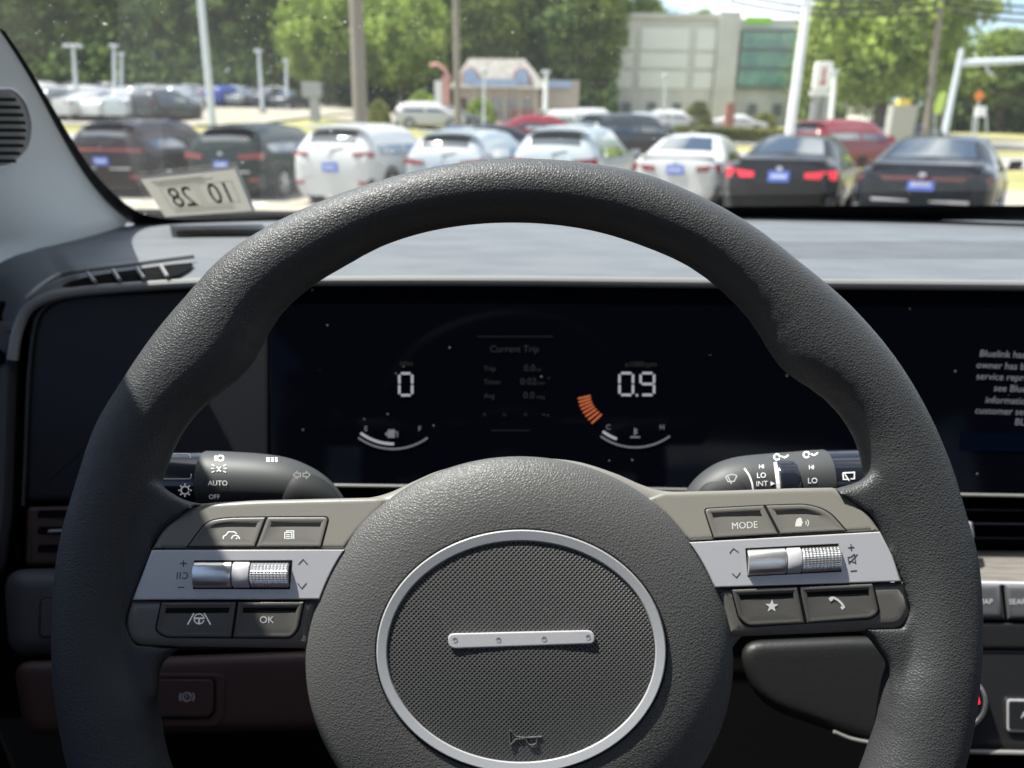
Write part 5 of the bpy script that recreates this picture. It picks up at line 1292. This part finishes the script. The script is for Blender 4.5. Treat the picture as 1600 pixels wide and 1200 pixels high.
FOL = {'dark': foliage('dark_leaves', (.065, .105, .03), (.21, .29, .075)), 'mid': foliage('mid_leaves', (.11, .16, .035), (.30, .37, .08)), 'light': foliage('light_leaves', (.15, .21, .04), (.33, .42, .085)), 'shrub': foliage('shrub_leaves', (.10, .12, .03), (.22, .22, .05))}
M['bark'] = mat('bark', (.10, .08, .06), .9); bump_noise(M['bark'], 8, .6, .03)
def crown_vf(rx, rz, cz, nclump, per, leaf, rng, low=.0):
    v = []; f = []
    for _ in range(nclump):
        while True:
            q = Vector((rng.uniform(-1, 1), rng.uniform(-1, 1), rng.uniform(-1, 1)))
            if .25 < q.length < 1: break
        q = q.normalized() * (q.length ** .5)
        c = Vector((q.x * rx, q.y * rx, cz + q.z * rz)); cr = rng.uniform(.55, 1.1) * rx * .30
        for _ in range(per):
            d = Vector((rng.gauss(0, 1), rng.gauss(0, 1), rng.gauss(0, .8))); p = c + d * cr * .55
            n = (d * .6 + Vector((rng.uniform(-1, 1), rng.uniform(-1, 1), rng.uniform(-.2, 1)))).normalized()
            a = n.orthogonal().normalized(); a = Matrix.Rotation(rng.uniform(0, 6.28), 3, n) @ a; bb = n.cross(a); s = leaf * rng.uniform(.6, 1.3)
            i = len(v); v += [p - a * s, p + bb * s * .5, p + a * s, p - bb * s * .5]; f.append((i, i + 1, i + 2, i + 3))
    return v, f
def trunk_vf(h, r, cz, rx, rng):
    mb = MB(); mb.tube([Vector((0, 0, -.3)), Vector((.1, 0, h * .35)), Vector((-.1, .1, h * .7)), Vector((0, 0, h))], [r * 1.25, r, r * .7, r * .25], 10)
    for k in range(6):
        a = k * 1.05 + rng.uniform(-.3, .3); z = h * rng.uniform(.35, .7); e = Vector((math.cos(a) * rx * .7, math.sin(a) * rx * .7, z + rx * .6))
        mb.tube([Vector((0, 0, z)), Vector((0, 0, z)).lerp(e, .5) + Vector((0, 0, .3)), e], [r * .45, r * .3, r * .1], 6)
    return mb.v, mb.f
protos = {}
def tree(kind, loc, scale, label, group, name='tree', variant=0, cat='tree', rot=0):
    key_ = (kind, variant)
    if key_ not in protos:
        rng = random.Random(hash((kind == 'light', variant, len(kind))) % 1000 + 3)
        root = empty(name, (0, 0, 0), label, cat, group)
        tall = {'dark': (4.2, 7.0, 10.5), 'mid': (4.4, 6.6, 9.6), 'light': (4.6, 4.6, 7.2)}[kind]
        mk('trunk', *trunk_vf(tall[2] + tall[1] * .5, .32, tall[2], tall[0], rng), M['bark'], root, local=True)
        mk('crown', *crown_vf(tall[0], tall[1], tall[2], 120, 105, .25, rng), FOL[kind], root, local=True, sharp=None, recalc=False)
        protos[key_] = root; r = root
    else:
        s = protos[key_]; r = s.copy(); COL.objects.link(r); WM[r.name] = Matrix()
        for ch in s.children:
            c = ch.copy(); COL.objects.link(c); c.parent = r
    r.matrix_world = Matrix.Translation(loc) @ Matrix.Rotation(rot, 4, 'Z') @ Matrix.Diagonal((scale[0], scale[0], scale[1], 1))
    setp(r, label, cat, group); return r
rg = random.Random(11)
WOOD = 'tall dense green tree in the wood line beyond the far lot'
for row, (Y, n, sc) in enumerate(((96, 19, 1.15), (108, 17, 1.4))):
    for i in range(n):
        px = -40 + 1010 * (i + .5 * (row % 2) + rg.uniform(-.2, .2)) / n
        kind = 'dark' if (px < 480 or rg.random() < .35) else 'mid'
        k = sc * rg.uniform(.92, 1.12); 
        if px > 900: k *= .86
        tree(kind, gpt(px, Y + rg.uniform(-3, 3)), (k, k * rg.uniform(.95, 1.15)), WOOD, 'trees of the wood line', variant=i % 2, rot=rg.uniform(0, 6))
for px, Y, k, kind, lab in ((515, 84, .95, 'light', 'yellow green tree just left of the thick utility pole'), (628, 84, 1.05, 'light', 'yellow green tree between the thick utility pole and the restaurant'), (575, 90, 1.1, 'mid', 'tall mid green tree right behind the thick utility pole'),
                            (760, 92, 1.05, 'mid', 'mid green tree rising behind the restaurant roof'), (905, 93, 1.0, 'mid', 'mid green tree beside the left end of the office building')):
    tree(kind, gpt(px, Y), (k, k), lab, None, rot=px)
for px, Y, k, lab in ((1000, 128, 1.02, 'tree top showing over the left part of the office roof'), (1075, 130, .98, 'small tree top showing over the middle of the office roof')):
    tree('mid', gpt(px, Y), (k, k * 1.03), lab, None, rot=px)
tree('light', gpt(1368, 50), (1.0, 1.02), 'big light green tree on a thin trunk, right of the pylon sign', None, name='big_tree', variant=1)
tree('mid', gpt(1420, 62), (.78, 1.1), 'darker green tree behind the brown utility pole', None, rot=2)
tree('mid', gpt(1290, 72), (.8, .72), 'green tree behind the white lamp pole and the pylon sign', None, rot=1, variant=1)
for px, Y, k, kz, lab in ((1512, 92, .9, .66, 'round green tree behind the signal mast'), (1555, 90, .9, .70, 'tall green tree above the signal arm'), (1608, 86, .9, .60, 'green tree at the right end of the signal arm'), (1660, 84, .9, .62, 'green tree past the end of the signal arm')):
    tree('mid' if px != 1608 else 'dark', gpt(px, Y), (k, kz), lab, 'trees on the right', rot=px * .1, variant=px % 2)
v = []; f = []; rng = random.Random(21)
for _ in range(26000):
    px = rng.uniform(-60, 960) if rng.random() < .7 else rng.uniform(1240, 1720); Y = rng.uniform(90, 99); p = gpt(px, Y); p.z += abs(rng.gauss(0, 1)) * 3.0
    n = Vector((rng.uniform(-1, 1), rng.uniform(-1, .2), rng.uniform(-.2, 1))).normalized(); q = n.orthogonal().normalized(); b2 = n.cross(q); s = rng.uniform(.35, .7); i = len(v)
    v += [p - q * s, p + b2 * s * .6, p + q * s, p - b2 * s * .6]; f.append((i, i + 1, i + 2, i + 3))
setp(mk('undergrowth', v, f, FOL['dark'], sharp=None, recalc=False), kind='stuff')
def bush(px, Y, w, h, kind, label, name='bush'):
    rng = random.Random(px); g = gpt(px, Y); root = empty(name, g, label, 'bush')
    v = []; f = []
    for _ in range(1400):
        d = Vector((rng.gauss(0, 1), rng.gauss(0, 1), abs(rng.gauss(0, 1)))).normalized() * rng.uniform(.72, 1.03); p = Vector((d.x * w, d.y * w, d.z * h))
        n = Vector((rng.uniform(-1, 1), rng.uniform(-1, 1), rng.uniform(-.3, 1))).normalized(); a = n.orthogonal().normalized(); b2 = n.cross(a); s = .13
        i = len(v); v += [p - a * s, p + b2 * s * .6, p + a * s, p - b2 * s * .6]; f.append((i, i + 1, i + 2, i + 3))
    mk('leaves', v, f, FOL[kind], root, local=True, sharp=None, recalc=False)
    mb = MB()
    for k in range(5): a = k * 1.25; mb.tube([Vector((0, 0, -.1)), Vector((math.cos(a) * w * .6, math.sin(a) * w * .6, h * .7))], [.05, .02], 6)
    mb.build('stems', M['bark'], root, local=True)
for px, Y, w, h, kind, lab in ((1087, 64, 1.25, 2.4, 'shrub', 'large round clipped bush in front of the office building'), (1192, 70, 1.1, 1.7, 'shrub', 'smaller round bush left of the white lamp pole'), (660, 58, 1.3, 2.3, 'light', 'yellow green bush at the foot of the pink sign tower'),
                               (750, 60, 1.3, 2.2, 'light', 'yellow green bush at the left corner of the restaurant'), (594, 50, .75, 1.5, 'shrub', 'yellowish bush just right of the thick utility pole'), (930, 66, 2.6, 1.2, 'light', 'wide low bright green bush left of the office building'), (1064, 45, .8, .9, 'shrub', 'small low bush at the left end of the hedge')):
    bush(px, Y, w, h, kind, lab)
# clipped hedge
hx0, hx1 = xat(1090, 195, 46), xat(1240, 195, 46); g = gpt(1160, 46); hr_ = empty('hedge', g, 'long low clipped hedge in front of the office building', 'hedge')
rng = random.Random(5); v = []; f = []
for _ in range(5000):
    p = Vector((rng.uniform(hx0, hx1), 46 + rng.uniform(-.5, .5), 0)); p.z = gz(p.x, 46) + rng.uniform(.05, 1) ** .6 * .85
    n = Vector((rng.uniform(-1, 1), rng.uniform(-1, .3), rng.uniform(-.2, 1))).normalized(); a = n.orthogonal().normalized(); b2 = n.cross(a); s = .12; i = len(v)
    v += [p - a * s, p + b2 * s * .6, p + a * s, p - b2 * s * .6]; f.append((i, i + 1, i + 2, i + 3))
mk('leaves', v, f, FOL['shrub'], hr_, sharp=None, recalc=False)
mb = MB()
for i in range(18): x = hx0 + (hx1 - hx0) * (i + .5) / 18; z = gz(x, 46); mb.tube([Vector((x, 46, z - .1)), Vector((x + .1, 46, z + .6))], [.04, .02], 6)
mb.build('stems', M['bark'], hr_)

# ================================================================== LIGHT
SUND = Vector((-.41, .06, .90)).normalized()
sl_ = bpy.data.lights.new('sun', 'SUN'); sl_.energy = 5.0; sl_.angle = rad(.53); sl_.color = (1, .97, .925)
so = bpy.data.objects.new('sun', sl_); COL.objects.link(so); so.matrix_world = SUND.to_track_quat('Z', 'Y').to_matrix().to_4x4()
wd = bpy.data.worlds.new('World'); SC.world = wd; wd.use_nodes = True; nt = wd.node_tree
bg = nt.nodes['Background']; sk = nt.nodes.new('ShaderNodeTexSky'); sk.sky_type = 'NISHITA'; sk.sun_disc = False
sk.sun_elevation = math.asin(SUND.z); sk.sun_rotation = math.atan2(SUND.x, SUND.y); sk.air_density = 1.0; sk.dust_density = 1.2
tc = nt.nodes.new('ShaderNodeTexCoord'); mp = nt.nodes.new('ShaderNodeMapping'); mp.inputs['Scale'].default_value = (2.2, 2.2, 7)
nz = nt.nodes.new('ShaderNodeTexNoise'); nz.inputs['Scale'].default_value = 2.3; nz.inputs['Detail'].default_value = 7
rp = nt.nodes.new('ShaderNodeValToRGB'); rp.color_ramp.elements[0].position = .47; rp.color_ramp.elements[1].position = .62
mx = nt.nodes.new('ShaderNodeMix'); mx.data_type = 'RGBA'; mx.inputs['B'].default_value = (9.5, 9.6, 9.8, 1)
nt.links.new(tc.outputs['Generated'], mp.inputs[0]); nt.links.new(mp.outputs[0], nz.inputs['Vector']); nt.links.new(nz.outputs[0], rp.inputs[0])
nt.links.new(rp.outputs[0], mx.inputs[0]); nt.links.new(sk.outputs[0], mx.inputs['A']); nt.links.new(mx.outputs['Result'], bg.inputs[0]); bg.inputs[1].default_value = .12
SC.view_settings.view_transform = 'Standard'; SC.view_settings.look = 'None'; SC.view_settings.exposure = 1.2; SC.view_settings.gamma = 1
SC.render.engine = 'CYCLES'; SC.cycles.use_denoising = True; SC.cycles.max_bounces = 10; SC.cycles.transparent_max_bounces = 16; SC.cycles.caustics_reflective = False; SC.cycles.caustics_refractive = False
SC.cycles.sample_clamp_indirect = 6; SC.cycles.use_adaptive_sampling = False
